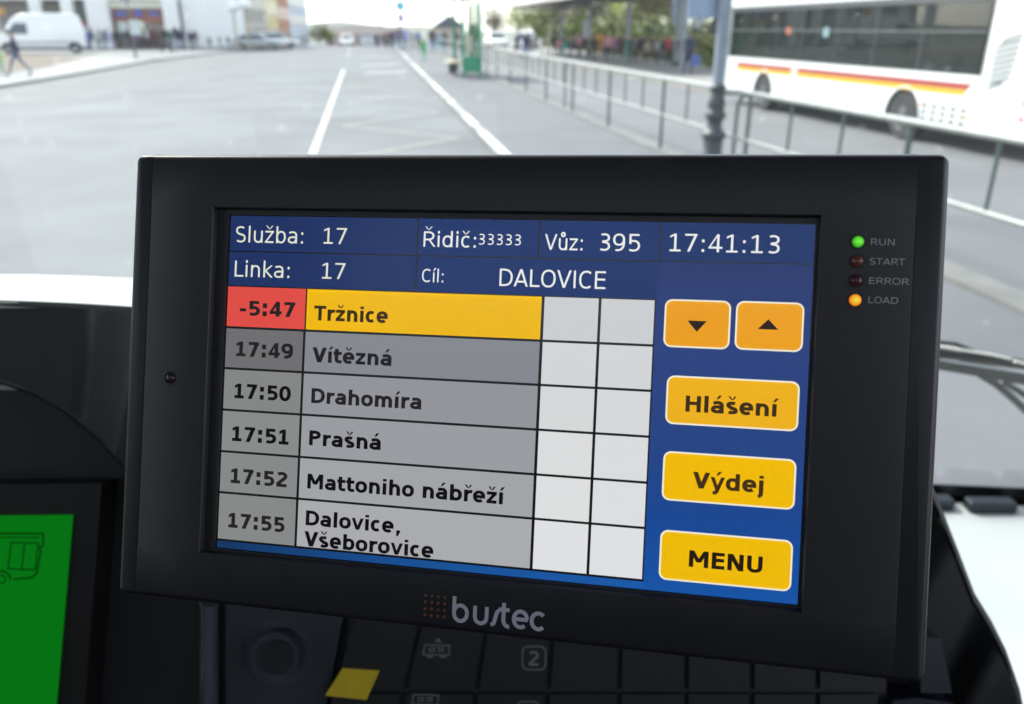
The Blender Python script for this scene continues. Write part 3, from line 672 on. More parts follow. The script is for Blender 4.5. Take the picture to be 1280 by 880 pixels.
b.v = [(x, wy(x, z)+d, z) for d in (0, .005) for z in zs for x in xg]; n1 = NX+1
for i in range(NX): b.f += [[i, i+1, n1+i+1, n1+i], [2*n1+i+1, 2*n1+i, 3*n1+i, 3*n1+i+1], [i+1, i, 2*n1+i, 2*n1+i+1], [n1+i, n1+i+1, 3*n1+i+1, 3*n1+i]]
b.f += [[0, n1, 3*n1, 2*n1], [n1-1, 3*n1-1, 4*n1-1, 2*n1-1]]; b.m = [0]*len(b.f)
b.build('windscreen', MATS['windscreen_glass'], cab, 60, world=True)
# black frit band at the foot of the glass, clips in front of it
for z0, z1 in ((ZS-.05, ZS+.018), (2.56, 2.6)):
    b = MB()
    for i in range(NX):
        xa, xb = xg[i], xg[i+1]
        b.hexa([(xa, wy(xa, z0)-.004, z0), (xb, wy(xb, z0)-.004, z0), (xb, wy(xb, z0)-.001, z0), (xa, wy(xa, z0)-.001, z0), (xa, wy(xa, z1)-.004, z1), (xb, wy(xb, z1)-.004, z1), (xb, wy(xb, z1)-.001, z1), (xa, wy(xa, z1)-.001, z1)])
    b.build('windscreen_seal', mat('frit_black', (.006, .006, .007), .35), cab, world=True)
MB().box(-1.15, -1.06, .6, .80, 1.2, 2.72).build('corner_pillar', trim, cab, world=True); MB().box(1.22, 1.3, .6, .78, 1.2, 2.72).build('corner_pillar', trim, cab, world=True)
for k in range(-9, 10):
    xc = .402+k*.0665
    if xc < -1.0 or xc > 1.2: continue
    b = MB(); y = front_y(xc)-.004
    b.slab(rrect(xc-.0262, xc+.0262, -.006, .0075, .003, 3), 0, .016, .003, 3, T=lambda x, zz, d: (x, y-d, ZS+.0045+zz))
    b.build('seal_clip', mat('clip_grey', (.022, .028, .036), .45), cab, 40, world=True)

# ---- windscreen wiper outside the glass
wip = thing('windscreen_wiper', 'parked black windscreen wiper with a pale blade rail, right of the display', 'wiper', near(1175, 480, .93))
def wp(x, y, d=.93): return near(x, y, d)
wm = mat('wiper_black', (.007, .008, .008), .75, var=.1, spec=.2); wl = mat('wiper_rail', (.75, .73, .68), .3, metal=.2)
b = MB(); b.tube([wp(1090, 440), wp(1172, 455), wp(1230, 464), wp(1300, 477), wp(1400, 505), wp(1490, 570), wp(1540, 640)], [.0062, .0065, .0072, .0075, .008, .009, .012], 10); b.build('arm', wm, wip, 60, world=True)
b = MB(); b.bar(wp(1080, 425, .95), wp(1200, 445, .95), .004, .009); b.bar(wp(1200, 445, .95), wp(1330, 462, .95), .004, .012); b.build('blade', rubber, wip, world=True)
b = MB(); b.tube([wp(1060, 422, .94), wp(1174, 433.5, .94), wp(1240, 444, .94), wp(1264, 449.5, .94)], .0018, 8); b.tube([wp(1268, 452, .94), wp(1340, 468, .94)], .0022, 8); b.build('blade_rail', wl, wip, 60, world=True)
b = MB(); b.tube([wp(1120, 432, .945), wp(1165, 427, .945), wp(1195, 430, .945), wp(1214, 438, .945), wp(1240, 452, .945)], .0024, 8); b.tube([wp(1130, 452, .94), wp(1172, 446, .94), wp(1225, 450, .94), wp(1275, 456, .94)], .0022, 8); b.build('washer_hose', wm, wip, 60, world=True)
b = MB(); b.tube([wp(1225, 468), wp(1245, 480), wp(1264, 496), wp(1290, 520), wp(1340, 570), wp(1400, 640), wp(1450, 690)], .0042, 10); b.tube([wp(1255, 478), wp(1272, 488), wp(1300, 506)], .0035, 8); b.build('link_rod', wm, wip, 60, world=True)
b = MB(); b.tube([wp(1540, 640)+Vector((0, -.012, 0)), wp(1540, 640)+Vector((0, .04, -.02))], .022, 14); b.build('pivot', wm, wip, 60, world=True)
b = MB(); b.tube([wp(1172, 449.5, .921), wp(1222, 457.5, .921), wp(1290, 468, .921)], .001, 6); b.build('arm_spring', mat('steel', (.4, .42, .45), .35, metal=.8), wip, 60, world=True)

# ================================================================== OUTSIDE
def sheet(name, pts, m, z=None, parent=None):
    """flat sheet from (t, s) corners"""
    b = MB(); b.poly([R(t, s, z) for t, s in pts]); o = b.build(name, m, parent)
    return o
asph = mat('worn_asphalt', (.094, .098, .107), .9, var=.22, vscale=.4, bump=.3, bscale=30)
asph2 = mat('bus_bay_asphalt', (.098, .099, .106), .8, var=.12, vscale=.5, bump=.3, bscale=30)
pave = mat('platform_asphalt', (.084, .085, .095), .85, var=.12, vscale=.8, bump=.3, bscale=40)
paint = mat('road_paint', (.32, .32, .31), .6, var=.4, vscale=5)
paint_o = mat('worn_yellow_paint', (.165, .165, .145), .7, var=.25, vscale=6)
kerbm = mat('granite_kerb', (.24, .238, .235), .7, var=.15, vscale=5)
# ground: one sheet to the horizon, dipping away beyond the crest of the road
PROF = [(-40, ROAD), (92, ROAD), (105, -.25), (130, -.9), (200, -3.0), (320, -5.0), (900, -6), (2500, -6)]
gb = MB()
for (s0, z0), (s1, z1) in zip(PROF, PROF[1:]):
    gb.poly([R(-900, s0, z0), R(900, s0, z0), R(900, s1, z1), R(-900, s1, z1)])
struct(gb.build('road', asph))
def zg(s):
    for (s0, z0), (s1, z1) in zip(PROF, PROF[1:]):
        if s0 <= s <= s1: return z0+(z1-z0)*(s-s0)/(s1-s0)
    return ROAD
struct(sheet('bus_bay_road', [(4.5, -8), (9.95, -8), (9.95, 92), (4.5, 92)], asph2, ROAD+.004))
struct(sheet('asphalt_patch', [(-12.6, 22), (-9.2, 24), (-8.6, 50), (-9.6, 88), (-12.6, 88)], mat('old_asphalt', (.082, .083, .087), .85, var=.15, vscale=.4), ROAD+.004))
# platform between road and bus bay
b = MB(); p0, p1 = (1.95, 4.12), (-8, 92)
b.hexa([R(1.89, -8, ROAD-.1), R(4.10, -8, ROAD-.1), R(4.10, 92, ROAD-.1), R(1.89, 92, ROAD-.1), R(1.89, -8, 0), R(4.10, -8, 0), R(4.10, 92, 0), R(1.89, 92, 0)])
struct(b.build('platform_pavement', pave))
b = MB(); b.hexa([R(4.10, -8, ROAD-.1), R(4.40, -8, ROAD-.1), R(4.40, 92, ROAD-.1), R(4.10, 92, ROAD-.1), R(4.10, -8, .03), R(4.40, -8, .03), R(4.40, 92, .03), R(4.10, 92, .03)])
struct(b.build('platform_edge', mat('concrete_edge', (.11, .108, .105), .8, var=.2, vscale=2)))
# kerb stones along the road side, many of them painted white
krb = struct(MB().hexa([R(1.725, -8, ROAD-.1), R(1.889, -8, ROAD-.1), R(1.889, 92, ROAD-.1), R(1.725, 92, ROAD-.1), R(1.725, -8, -.03), R(1.889, -8, -.03), R(1.889, 92, -.03), R(1.725, 92, -.03)]).build('kerb', asph2))
ks = [MB().box(-.07, .07, .012, .988, -.08, .005).mesh('kerb_stone', x) for x in (kerbm, mat('white_kerb_paint', (.46, .46, .44), .6, var=.3, vscale=6))]
for i in range(90):
    s0 = 2+i; o = put('kerb_stone', ks[1 if random.random() < .5 else 0], krb, loc=R(1.805, s0, 0), rz=YAW)
# lane line and zigzag of the bus stop
struct(sheet('lane_line', [(-1.03, 6), (-.92, 6), (-1.60, 42), (-1.74, 42)], paint, ROAD+.006))
for (s0, s1) in ((64, 68), (77, 82)):
    struct(sheet('lane_line', [(-2.0-.02*(s0-50), s0), (-1.82-.02*(s0-50), s0), (-1.82-.02*(s1-50), s1), (-2.0-.02*(s1-50), s1)], paint, ROAD+.006))
zz = [(-.75, 8), (1.35, 10.2), (-.75, 12.6), (1.35, 15.0), (-.8, 17.4), (1.35, 20), (-.9, 22.6), (1.3, 26), (-1.0, 29.5), (1.3, 34)]
for i, ((t0, s0), (t1, s1)) in enumerate(zip(zz, zz[1:])):
    d = Vector((t1-t0, s1-s0)).normalized()*.075; n = Vector((-d.y, d.x))
    struct(sheet('stop_zigzag_line', [(t0-n.x, s0-n.y), (t1-n.x, s1-n.y), (t1+n.x, s1+n.y), (t0+n.x, s0+n.y)], paint_o, ROAD+.006+.0008*(i % 3)))
for (t0, t1, s) in ((-.6, 1.3, 38), (-.9, 1.2, 46), (-1.2, 1.0, 60)):
    struct(sheet('stop_bar', [(t0, s), (t1, s+1.2), (t1, s+1.9), (t0, s+.7)], paint, ROAD+.006))
# left pavement and plaza
lk = [(-12.45, -10), (-12.45, 28), (-12.5, 34.5), (-12.7, 40), (-13.3, 54), (-12.6, 67), (-11.5, 92)]
b = MB()
for (t0, s0), (t1, s1) in zip(lk, lk[1:]):
    b.hexa([R(-90, s0, ROAD-.1), R(t0-.3, s0, ROAD-.1), R(t1-.3, s1, ROAD-.1), R(-90, s1, ROAD-.1), R(-90, s0, 0), R(t0-.3, s0, 0), R(t1-.3, s1, 0), R(-90, s1, 0)])
struct(b.build('plaza_pavement', mat('plaza_paving', (.135, .135, .14), .85, var=.14, vscale=.5)))
kl = MB()
for (t0, s0), (t1, s1) in zip(lk, lk[1:]):
    kl.hexa([R(t0-.3, s0, ROAD-.1), R(t0, s0, ROAD-.1), R(t1, s1, ROAD-.1), R(t1-.3, s1, ROAD-.1), R(t0-.3, s0, .006), R(t0, s0, .006), R(t1, s1, .006), R(t1-.3, s1, .006)])
struct(kl.build('plaza_kerb', kerbm))
struct(sheet('pale_paving', [(-13.3, 26), (-12.95, 34.5), (-13.9, 54), (-19, 62), (-24, 60), (-15.2, 44)], mat('pale_paving', (.16, .16, .16), .8, var=.1), .004))
struct(sheet('bare_verge', [(-15.2, 33), (-15.6, 42), (-18.4, 59), (-27, 66), (-40, 64), (-28, 36)], mat('brown_soil_grass', (.105, .08, .062), .95, var=.35, vscale=1.2, bump=.6, bscale=8), .008))
# other side: island with the shelters behind the bus bay
b = MB(); b.hexa([R(9.96, 24, ROAD-.1), R(16.5, 24, ROAD-.1), R(16.5, 92, ROAD-.1), R(9.96, 92, ROAD-.1), R(9.96, 24, 0), R(16.5, 24, 0), R(16.5, 92, 0), R(9.96, 92, 0)])
struct(b.build('island_pavement', mat('island_paving', (.185, .175, .165), .85, var=.15, vscale=.6)))

# ---- railing along the platform edge
green_paint = mat('dark_green_paint', (.035, .062, .055), .35, var=.15, coat=.3)
railtop = mat('lit_rail', (.24, .25, .235), .32, metal=.3, var=.1)  # pale tone carries the bright light on the green rails
FT = 4.22
rail = thing('railing', 'long green platform railing with pale top and middle rails', 'railing', R(FT, 2, 0), YAW)
def rloc(s): return s-2
TOPZ = 1.05
post_me = MB().tube([(0, 0, 0), (0, 0, TOPZ-.022)], .025, 10).mesh('post', green_paint, 60)
bal_me = MB().tube([(0, 0, .525), (0, 0, TOPZ-.021)], .015, 8).mesh('baluster', green_paint, 60)
S0 = 0.05; sec = [(S0-3, 9.05), (9.5, 18.1), (19.06, 60)]
s = 0.05
posts = []
while s < 60:
    posts.append(s); put('post', post_me, rail, loc=(0, rloc(s), 0))
    if s < 50:
        for k in (1, 2): put('baluster', bal_me, rail, loc=(0, rloc(s+k*1.005), 0))
    s += 3.015
MB().tube([(0, rloc(-3), TOPZ), (0, rloc(60), TOPZ)], .030, 12).build('top_rail', railtop, rail, 60)
MB().tube([(0, rloc(-3), .525), (0, rloc(60), .525)], .021, 10).build('middle_rail', railtop, rail, 60)
for s in (9.5, 19.06):
    b = MB(); b.tube([(.03, rloc(s), 0), (.03, rloc(s), TOPZ-.20), (.03, rloc(s)-.03, TOPZ-.12), (.03, rloc(s)-.10, TOPZ-.05), (.03, rloc(s)-.2, TOPZ-.035), (.03, rloc(s)-.40, TOPZ-.03)], .021, 10); b.build('bent_end', green_paint, rail, 60)

# ---- cast-iron lamp post standing at the railing
lampm = mat('lamp_post_paint', (.16, .19, .235), .45, var=.15, vscale=4)
lampb = mat('lamp_base_paint', (.026, .032, .037), .5, var=.2, vscale=8)
lp = thing('lamp_post', 'grey street lamp post with a turned dark cast base by the railing', 'lamp post', R(4.02, 9.6, 0), YAW)
MB().lathe([(.135, 0), (.135, .28), (.118, .30), (.118, .48), (.15, .51), (.15, .56), (.105, .59), (.088, .66), (.088, .70), (.125, .74), (.125, .79), (.095, .83), (.108, .90), (.088, .98), (.076, 1.03), (.098, 1.06), (.098, 1.10), (.068, 1.13)], 20).build('base', lampb, lp, 45)
MB().lathe([(.066, 1.131), (.076, 1.6), (.072, 3.2), (.055, 5.2)], 16).build('pole', lampm, lp, 60)
b = MB(); b.tube([(0, 0, 5.2), (0, 0, 5.5), (-.2, .1, 5.75), (-.6, .1, 5.8)], .035); b.build('bracket', lampm, lp, 60)
MB().lathe([(.05, 0), (.22, -.1), (.26, -.3), (.1, -.42)], 16, c=(-.65, .1, 5.9)).build('lantern', mat('lantern_glass', (.6, .6, .58), .3), lp, 50)
sg = MB().box(-.42, .02, .10, .12, 1.86, 2.55).build('sign_plate', mat('blue_grey_sign', (.20, .27, .38), .4), lp)

# ---- green bus shelter beside the platform
gp = mat('emerald_paint', (.01, .24, .12), .4, var=.15)
sh = thing('bus_shelter', 'small emerald green bus stop shelter with a poster and a bench', 'shelter', R(3.5, 34, 0), YAW)
for x, y in ((-.22, -1.2), (.42, -1.2), (.42, 2.6), (-.22, 2.6)): MB().box(x-.055, x+.055, y-.055, y+.055, 0, 2.84).build('post', gp, sh)
for y in (-1.2, .7, 2.6):
    MB().bar((.42, y, 2.88), (-2.0, y, 2.98), .09, .14).build('roof_beam', gp, sh)
MB().hexa([(-2.1, -1.4, 2.99), (.6, -1.4, 2.96), (.6, 2.8, 2.96), (-2.1, 2.8, 2.99), (-2.1, -1.4, 3.10), (.6, -1.4, 3.07), (.6, 2.8, 3.07), (-2.1, 2.8, 3.10)]).build('roof', gp, sh)
MB().box(-.16, .36, -1.22, -1.18, .15, .72).build('lower_panel', gp, sh)
MB().box(-.12, .10, -1.235, -1.19, .85, 1.5).build('poster', mat('beige_poster', (.45, .38, .28), .6, var=.4, vscale=14), sh)
for x in (.12, .2, .3): MB().box(x-.014, x+.014, -1.215, -1.185, .723, 2.83).build('bar', gp, sh)
MATS['shelter_glass'] = glass('shelter_glass', (.82, .9, .88))
MB().box(.41, .43, -1.14, 2.54, .3, 2.6).build('glass_panel', MATS['shelter_glass'], sh)
bn = MB().box(-.75, -.26, -1.0, 1.6, .46, .52).build('bench_seat', mat('pale_wood', (.42, .36, .24), .6), sh)
for y in (-.8, 1.4): MB().box(-.6, -.4, y-.04, y+.04, 0, .458).build('bench_leg', lampb, bn)
# stop flag with a light blue head further along
sf = thing('stop_sign', 'bus stop post with a pale blue round head past the shelter', 'bus stop sign', at(503, 62, 0))
MB().tube([(0, 0, 0), (0, 0, 3.2)], .045).build('post', lampm, sf, 60)
MB().slab([(.42*cos(2*PI*i/20), .42*sin(2*PI*i/20)) for i in range(20)], -.03, .03, T=lambda x, y, z: (x, z, y+3.5)).build('sign_face', mat('sky_blue_sign', (.15, .5, .62), .4), sf)
MB().box(-.3, .3, -.03, .03, 2.2, 2.9).build('timetable', mat('lilac_board', (.5, .42, .6), .5), sf)

# ---- the big white articulated-style city bus standing in the bay beyond the railing
white = mat('bus_white_paint', (.60, .61, .61), .28, var=.04, vscale=2, coat=.4)
white_d = mat('bus_white_dusty', (.66, .67, .68), .4, var=.08, vscale=3)
tyre = mat('tyre_rubber', (.022, .022, .023), .8, bump=.2, bscale=60); rimm = mat('wheel_rim', (.10, .105, .11), .5, metal=.3, var=.2, vscale=12)
red = mat('stripe_red', (.26, .03, .025), .4, var=.05); yel = mat('stripe_yellow', (.52, .30, .006), .4, var=.05)
dark_in = mat('bus_interior_dark', (.05, .055, .055), .6)
MATS['bus_glass'] = glass('bus_glass', (.86, .93, .90), refl=1.1, dust_veil=.02, veil_col=(.5, .58, .54))  # grey-green film added only to lighten the dark panes
BT = 9.2; BS0, BS1 = 10.05, 21.75; BW = 2.5
bus = thing('city_bus', 'white city bus with red and yellow waistline stripe standing beyond the railing', 'bus', R(BT, BS0, ROAD), YAW)
Lb = BS1-BS0
def z_(z): return z-ROAD
# lower side panel with wheel arches, built as a strip of quads round two arches
WH = [(13.62, .46), (19.25, .46)]
def side_outline(x, tck, zt, zb, name, m):
    y0, y1 = 1.72, Lb
    pts_b = []; n = 14
    segs = [(y0, z_(zb))]
    for c, r_ in WH:
        cy = c-BS0; R_ = .52
        for k in range(n+1):
            a = PI-PI*k/n; segs.append((cy+R_*cos(a), max(z_(zb), .38+R_*sin(a))))
    segs.append((y1, z_(zb)))
    b = MB()
    for (ya, za), (yb, zb_) in zip(segs, segs[1:]):
        if yb-ya < 1e-4: continue
        b.hexa([(x, ya, za), (x+tck, ya, za), (x+tck, yb, zb_), (x, yb, zb_), (x, ya, z_(zt)), (x+tck, ya, z_(zt)), (x+tck, yb, z_(zt)), (x, yb, z_(zt))])
    return b.build(name, m, bus)
side_outline(0, .05, 1.06, .20, 'side_panel', white); side_outline(BW-.05, .05, 1.06, .20, 'side_panel', white)
MB().box(.05, BW-.05, .2, Lb-.1, .36, .42).build('floor_pan', dark_in, bus)
b = MB(); b.slab([(x, z) for x, z in rrect(0, BW, z_(2.24), z_(2.62), .18, 4, (0, 0, 1, 1))], 0, 1, T=lambda x, z, d: (x, .2+d*(Lb-.2), z)); b.build('roof', white, bus, 40)
for x in (0, BW-.05): MB().box(x, x+.05, 1.62, Lb-.05, z_(2.13), z_(2.239)).build('cantrail', mat('dark_cantrail', (.05, .05, .055), .3), bus)
# rear body: curved tail with engine grille
tail = MB()
prof = [(0, 1.72), (0, .75), (.03, .45), (.10, .22), (.22, .08), (.42, .0), (BW-.42, .0), (BW-.22, .08), (BW-.1, .22), (BW-.03, .45), (BW, .75), (BW, 1.72)]
zt = [(z_(.30), .10), (z_(.42), .02), (z_(.66), 0), (z_(.70), .02), (z_(2.10), .10), (z_(2.40), .22), (z_(2.60), .42)]
for k in range(len(zt)-1):
    for i in range(len(prof)-1):
        (xa, ya), (xb, yb) = prof[i], prof[i+1]; (z0, d0), (z1, d1) = zt[k], zt[k+1]
        f = lambda y, d: y+(d if y < 1.7 else 0)*(1-y/1.72)
        tail.poly([(xa, f(ya, d0), z0), (xa, f(ya, d1), z1), (xb, f(yb, d1), z1), (xb, f(yb, d0), z0)][::-1])
tail.poly([(x, y+zt[-1][1]*(1-y/1.72), zt[-1][0]) for x, y in prof][::-1]); tail.poly([(x, y+zt[0][1]*(1-y/1.72), zt[0][0]) for x, y in prof])
tail.build('tail', white, bus, 50)
# engine grille: slanted slats on the tail corner
for k in range(9):
    z = 1.62-.085*k
    y_a = 1.03+.012*k+(.12 if k == 8 else 0); y_b = 1.60-(.10 if k == 0 else 0)-.0*k
    MB().bar((-.006, y_b-.06, z_(z-.05)), (-.006, y_a, z_(z+.05)), .012, .026).build('grille_slat', mat('grille_dark', (.02, .02, .02), .8), bus)
MB().box(-.008, -.002, .72, 1.68, z_(.985), z_(.993)).build('tail_seam', mat('seam_grey', (.25, .25, .25), .5), bus)
MB().box(-.006, .002, 1.71, 1.735, z_(.35), z_(2.2)).build('tail_seam', mat('seam_grey', (.25, .25, .25), .5), bus)
MB().box(-.012, .04, .66, .74, z_(.70), z_(.78)).build('tail_light', mat('tail_lamp_red', (.45, .06, .02), .25), bus)
MB().box(-.012, .04, .68, .78, z_(.50), z_(.54)).build('tail_light', mat('tail_lamp_red', (.45, .06, .02), .25), bus)
# service louvres behind the rear wheel
for k in range(5):
    for j in range(3):
        yc = 2.95-.245*k
        MB().box(-.008, .004, yc-.075, yc+.075, z_(.50-.10*j), z_(.548-.10*j)).build('louvre', mat('louvre_dark', (.08, .08, .08), .6), bus)
MB().box(-.012, 0, 1.85, 1.93, z_(.41), z_(.45)).build('side_marker', mat('amber_marker', (.6, .2, .02), .3), bus)
MB().box(-.012, 0, 3.02, 3.08, z_(.52), z_(.57)).build('side_marker', mat('amber_marker', (.6, .2, .02), .3), bus)
# waist stripes in segments that stop at nothing: flat tape on the panel
b = MB(); b.hexa([(-.004, 1.98, z_(.835)), (0, 1.98, z_(.835)), (0, Lb-.9, z_(.835)), (-.004, Lb-.9, z_(.835)), (-.004, 1.88, z_(.935)), (0, 1.88, z_(.935)), (0, Lb-.9, z_(.935)), (-.004, Lb-.9, z_(.935))]); b.build('red_stripe', red, bus)
b = MB(); b.hexa([(-.004, 2.06, z_(.745)), (0, 2.06, z_(.745)), (0, Lb-.9, z_(.745)), (-.004, Lb-.9, z_(.745)), (-.004, 1.985, z_(.833)), (0, 1.985, z_(.833)), (0, Lb-.9, z_(.833)), (-.004, Lb-.9, z_(.833))]); b.build('yellow_stripe', yel, bus)
b = MB(); yl = 17.75-BS0
b.box(-.008, -.0045, yl-.12, yl+.12, z_(.76), z_(1.02), 0); b.box(-.011, -.0085, yl-.08, yl+.08, z_(.80), z_(.98), 1); b.box(-.013, -.0115, yl-.03, yl+.03, z_(.83), z_(.95), 0)
b.build('crest', [mat('crest_white', (.8, .75, .75), .4), mat('crest_red', (.6, .15, .15), .4)], bus)
# windows: individual panes in a black band, with mullions
ya, yb = 1.80, Lb-.25; panes = [ya, 3.35, 4.75, 6.15, 7.55, 8.75, 9.9, yb]
for i in range(len(panes)-1):
    for x in (.012, BW-.020):
        MB().box(x, x+.008, panes[i]+.02, panes[i+1]-.02, z_(1.07), z_(2.125)).build('window', MATS['bus_glass'], bus)
    for x in (.004, BW-.05):
        if i: MB().box(x, x+.045, panes[i]-.018, panes[i]+.018, z_(1.062), z_(2.128)).build('mullion', mat('mullion_black', (.03, .03, .032), .4), bus)
for x in (-.003, BW-.01): MB().box(x, x+.013, ya, yb, z_(1.69), z_(1.705)).build('window_bar', mat('window_bar_grey', (.16, .17, .17), .5), bus)
MB().box(0, BW, Lb-.25, Lb-.19, z_(.2), z_(2.24)).build('front_pillar', white, bus)
MB().box(.1, BW-.1, Lb-.05, Lb, z_(.25), z_(1.0)).build('front_panel', white, bus); MB().box(.05, BW-.05, Lb-.04, Lb-.02, z_(1.0), z_(2.24)).build('windscreen', MATS['bus_glass'], bus)
b = MB(); b.tube([(0, Lb-.1, z_(2.1)), (-.25, Lb+.1, z_(2.05)), (-.27, Lb+.12, z_(1.9))], .02); mi = b.build('mirror_arm', tyre, bus, 60)
MB().slab(rrect(-.12, .12, -.2, .2, .05), -.04, .04, .02, T=lambda x, y, z: (-.27+x, Lb+.12+z, z_(1.78)+y)).build('mirror', tyre, bus, 40)
# wheels
def wheel(par, x, y, r_, w_=.26, side=-1, rm=None):
    W = MB(); prof = [(r_*.62, -w_/2), (r_*.93, -w_/2), (r_, -w_/2+.04), (r_, w_/2-.04), (r_*.93, w_/2), (r_*.62, w_/2)]
    n = 28; base = 0
    b = MB(); b.lathe(prof, n); b.v = [(x+v[2]*1, y+v[0], r_+v[1]) for v in b.v]; o = b.build('wheel', tyre, par, 40)
    b = MB(); pr = [(r_*.60, 0), (r_*.60, .02), (r_*.50, -.03), (r_*.46, -.06), (r_*.26, -.06), (r_*.22, .03), (r_*.05, .04)]
    b.lathe(pr, n); b.v = [(x+side*(w_/2-.01+v[2]), y+v[0], r_+v[1]) for v in b.v]; b.build('rim', rm or rimm, o, 40)
    for k in range(8):
        a = 2*PI*k/8; b = MB(); b.lathe([(.012, 0), (.012, .03)], 6); b.v = [(x+side*(w_/2-.06+v[2]), y+v[0]+r_*.36*cos(a), r_+v[1]+r_*.36*sin(a)) for v in b.v]; b.build('wheel_nut', rm or rimm, o)
    return o
for c, r_ in WH:
    for x, sd_ in ((.17, -1), (BW-.17, 1)): wheel(bus, x, c-BS0, .46, side=sd_)
for c, r_ in WH:
    b = MB(); n = 14
    for k in range(n):
        a0, a1 = PI*k/n, PI*(k+1)/n; yc = c-BS0
        b.hexa([(-.006, yc+.52*cos(a0), .38+.52*sin(a0)), (.05, yc+.52*cos(a0), .38+.52*sin(a0)), (.05, yc+.52*cos(a1), .38+.52*sin(a1)), (-.006, yc+.52*cos(a1), .38+.52*sin(a1)), (-.006, yc+.545*cos(a0), .38+.545*sin(a0)), (.05, yc+.545*cos(a0), .38+.545*sin(a0)), (.05, yc+.545*cos(a1), .38+.545*sin(a1)), (-.006, yc+.545*cos(a1), .38+.545*sin(a1))])
    b.build('wheel_arch_lip', white_d, bus, 40)
# seats, rails inside
seatm = mat('seat_blue_grey', (.10, .16, .20), .8, var=.15)
for i, y in enumerate([2.3, 3.1, 3.9, 4.7, 5.5, 7.3, 8.1, 9.2]):
    for x in (.35, 1.85): MB().hexa([(x-.22, y, z_(.75)), (x+.22, y, z_(.75)), (x+.22, y+.08, z_(.75)), (x-.22, y+.08, z_(.75)), (x-.2, y-.1, z_(1.45)), (x+.2, y-.1, z_(1.45)), (x+.2, y-.02, z_(1.45)), (x-.2, y-.02, z_(1.45))]).build('seat', seatm, bus)
yp = mat('yellow_grab_rail', (.6, .45, .02), .4)
for y in (4.9, 6.6, 8.4, 10.2): MB().tube([(1.25, y, .42), (1.25, y, z_(2.2))], .02).build('grab_pole', yp, bus, 60)
MB().tube([(.5, 6.3, z_(1.25)), (.5, 8.2, z_(1.28))], .018).build('grab_rail', yp, bus, 60)
MB().box(.004, .008, 8.1, 8.32, z_(1.62), z_(1.76)).build('window_sticker', mat('orange_sticker', (.35, .09, .03), .5), bus)
MB().box(.004, .008, 6.45, 6.68, z_(1.58), z_(1.76)).build('window_sticker', mat('aqua_sticker', (.14, .24, .25), .5), bus)

# ---- people: one skinned body per pose, recoloured per person
def body(pose):
    V = []; E_ = []; Rr = []
    def add(p, r_, par=None):
        V.append(Vector(p)); Rr.append(r_ if isinstance(r_, tuple) else (r_, r_))
        if par is not None: E_.append((par, len(V)-1))
        return len(V)-1
    st = pose.get('stride', 0); arm = pose.get('arm', 0); bend = pose.get('bend', 0)
    pel = add((0, 0, .96), (.15, .11)); wa = add((0, bend*.1, 1.12), (.135, .10), pel); ch = add((0, bend*.25, 1.32), (.17, .115), wa)
    sh_ = add((0, bend*.33, 1.44), (.12, .085), ch); nk = add((0, bend*.36+.005, 1.52), .052, sh_); hd0 = add((0, bend*.4+.015, 1.60), (.072, .082), nk); hd = add((0, bend*.43+.015, 1.68), (.078, .094), hd0); tp = add((0, bend*.43+.005, 1.745), (.055, .066), hd)
    add((0, bend*.4+.118, 1.635), .012, hd0)
    for sx in (-1, 1):
        f = st*sx
        hip = add((sx*.085, 0, .90), .088, pel); kn = add((sx*.095, f*.20+.02, .50), .056, hip)
        an = add((sx*.10, f*.34-(.10 if f < 0 else 0), .10+(.06 if f < 0 else 0)), .038, kn); hl = add((sx*.10, f*.34-(.10 if f < 0 else 0)+.03, .045+(.02 if f < 0 else 0)), .040, an)
        add((sx*.115, f*.34-(.10 if f < 0 else 0)+.17, .035), (.042, .028), hl)
        s1 = add((sx*.19, bend*.3, 1.415), .062, sh_); el = add((sx*(.235+.02*arm), bend*.2-f*.12-.02, 1.14), .044, s1)
        hz_ = 0.9+(.28 if arm and sx > 0 else 0)
        wr = add((sx*(.235-.08*arm*(sx > 0)), bend*.3-f*.2+.06+.16*arm*(sx > 0), hz_), .028, el)
        d = Vector((0, .25+.6*arm*(sx > 0), -1 if not (arm and sx > 0) else .1)).normalized(); c = V[wr]
        pm = add(c+d*.07, (.022, .034), wr)
        for k, (off, ln) in enumerate(((-.03, .065), (-.01, .078), (.01, .072), (.028, .055))):
            kb_ = add(V[pm]+d*.03+Vector((0, off, 0))*.9, .0095, pm); add(V[kb_]+d*ln+Vector((-sx*.014, 0, 0)), .0075, kb_)
        th = add(c+d*.045+Vector((-sx*.01, .04, 0)), .011, wr); add(V[th]+d*.045+Vector((-sx*.01, .012, 0)), .009, th)
    me = bpy.data.meshes.new('person'); me.from_pydata(V, E_, []); o = bpy.data.objects.new('tmp', me); C.objects.link(o)
    sk = o.modifiers.new('s', 'SKIN'); sk.use_smooth_shade = True
    for i, v in enumerate(me.skin_vertices[0].data): v.radius = Rr[i]; v.use_root = (i == 0)
    ss = o.modifiers.new('u', 'SUBSURF'); ss.levels = 1; ss.render_levels = 1
    dg = bpy.context.evaluated_depsgraph_get(); out = bpy.data.meshes.new_from_object(o.evaluated_get(dg)); bpy.data.objects.remove(o)
    out.name = 'person'; out.materials.clear()
    for _ in range(5): out.materials.append(plastic)
    for p in out.polygons:
        c = p.center; r_ = 1
        if c.z > 1.53: r_ = 3 if (c.z > 1.70 or (c.z > 1.60 and c.y < bend*.43-.005)) else 0
        elif c.z < .085: r_ = 4
        elif c.z < .93 and abs(c.x) < .19: r_ = 2
        elif c.z < .875 or (arm and c.x > .12 and c.y > bend*.3+.17 and c.z > 1.0): r_ = 0
        elif c.z < .80: r_ = 0
        p.material_index = r_; p.use_smooth = True
    return out
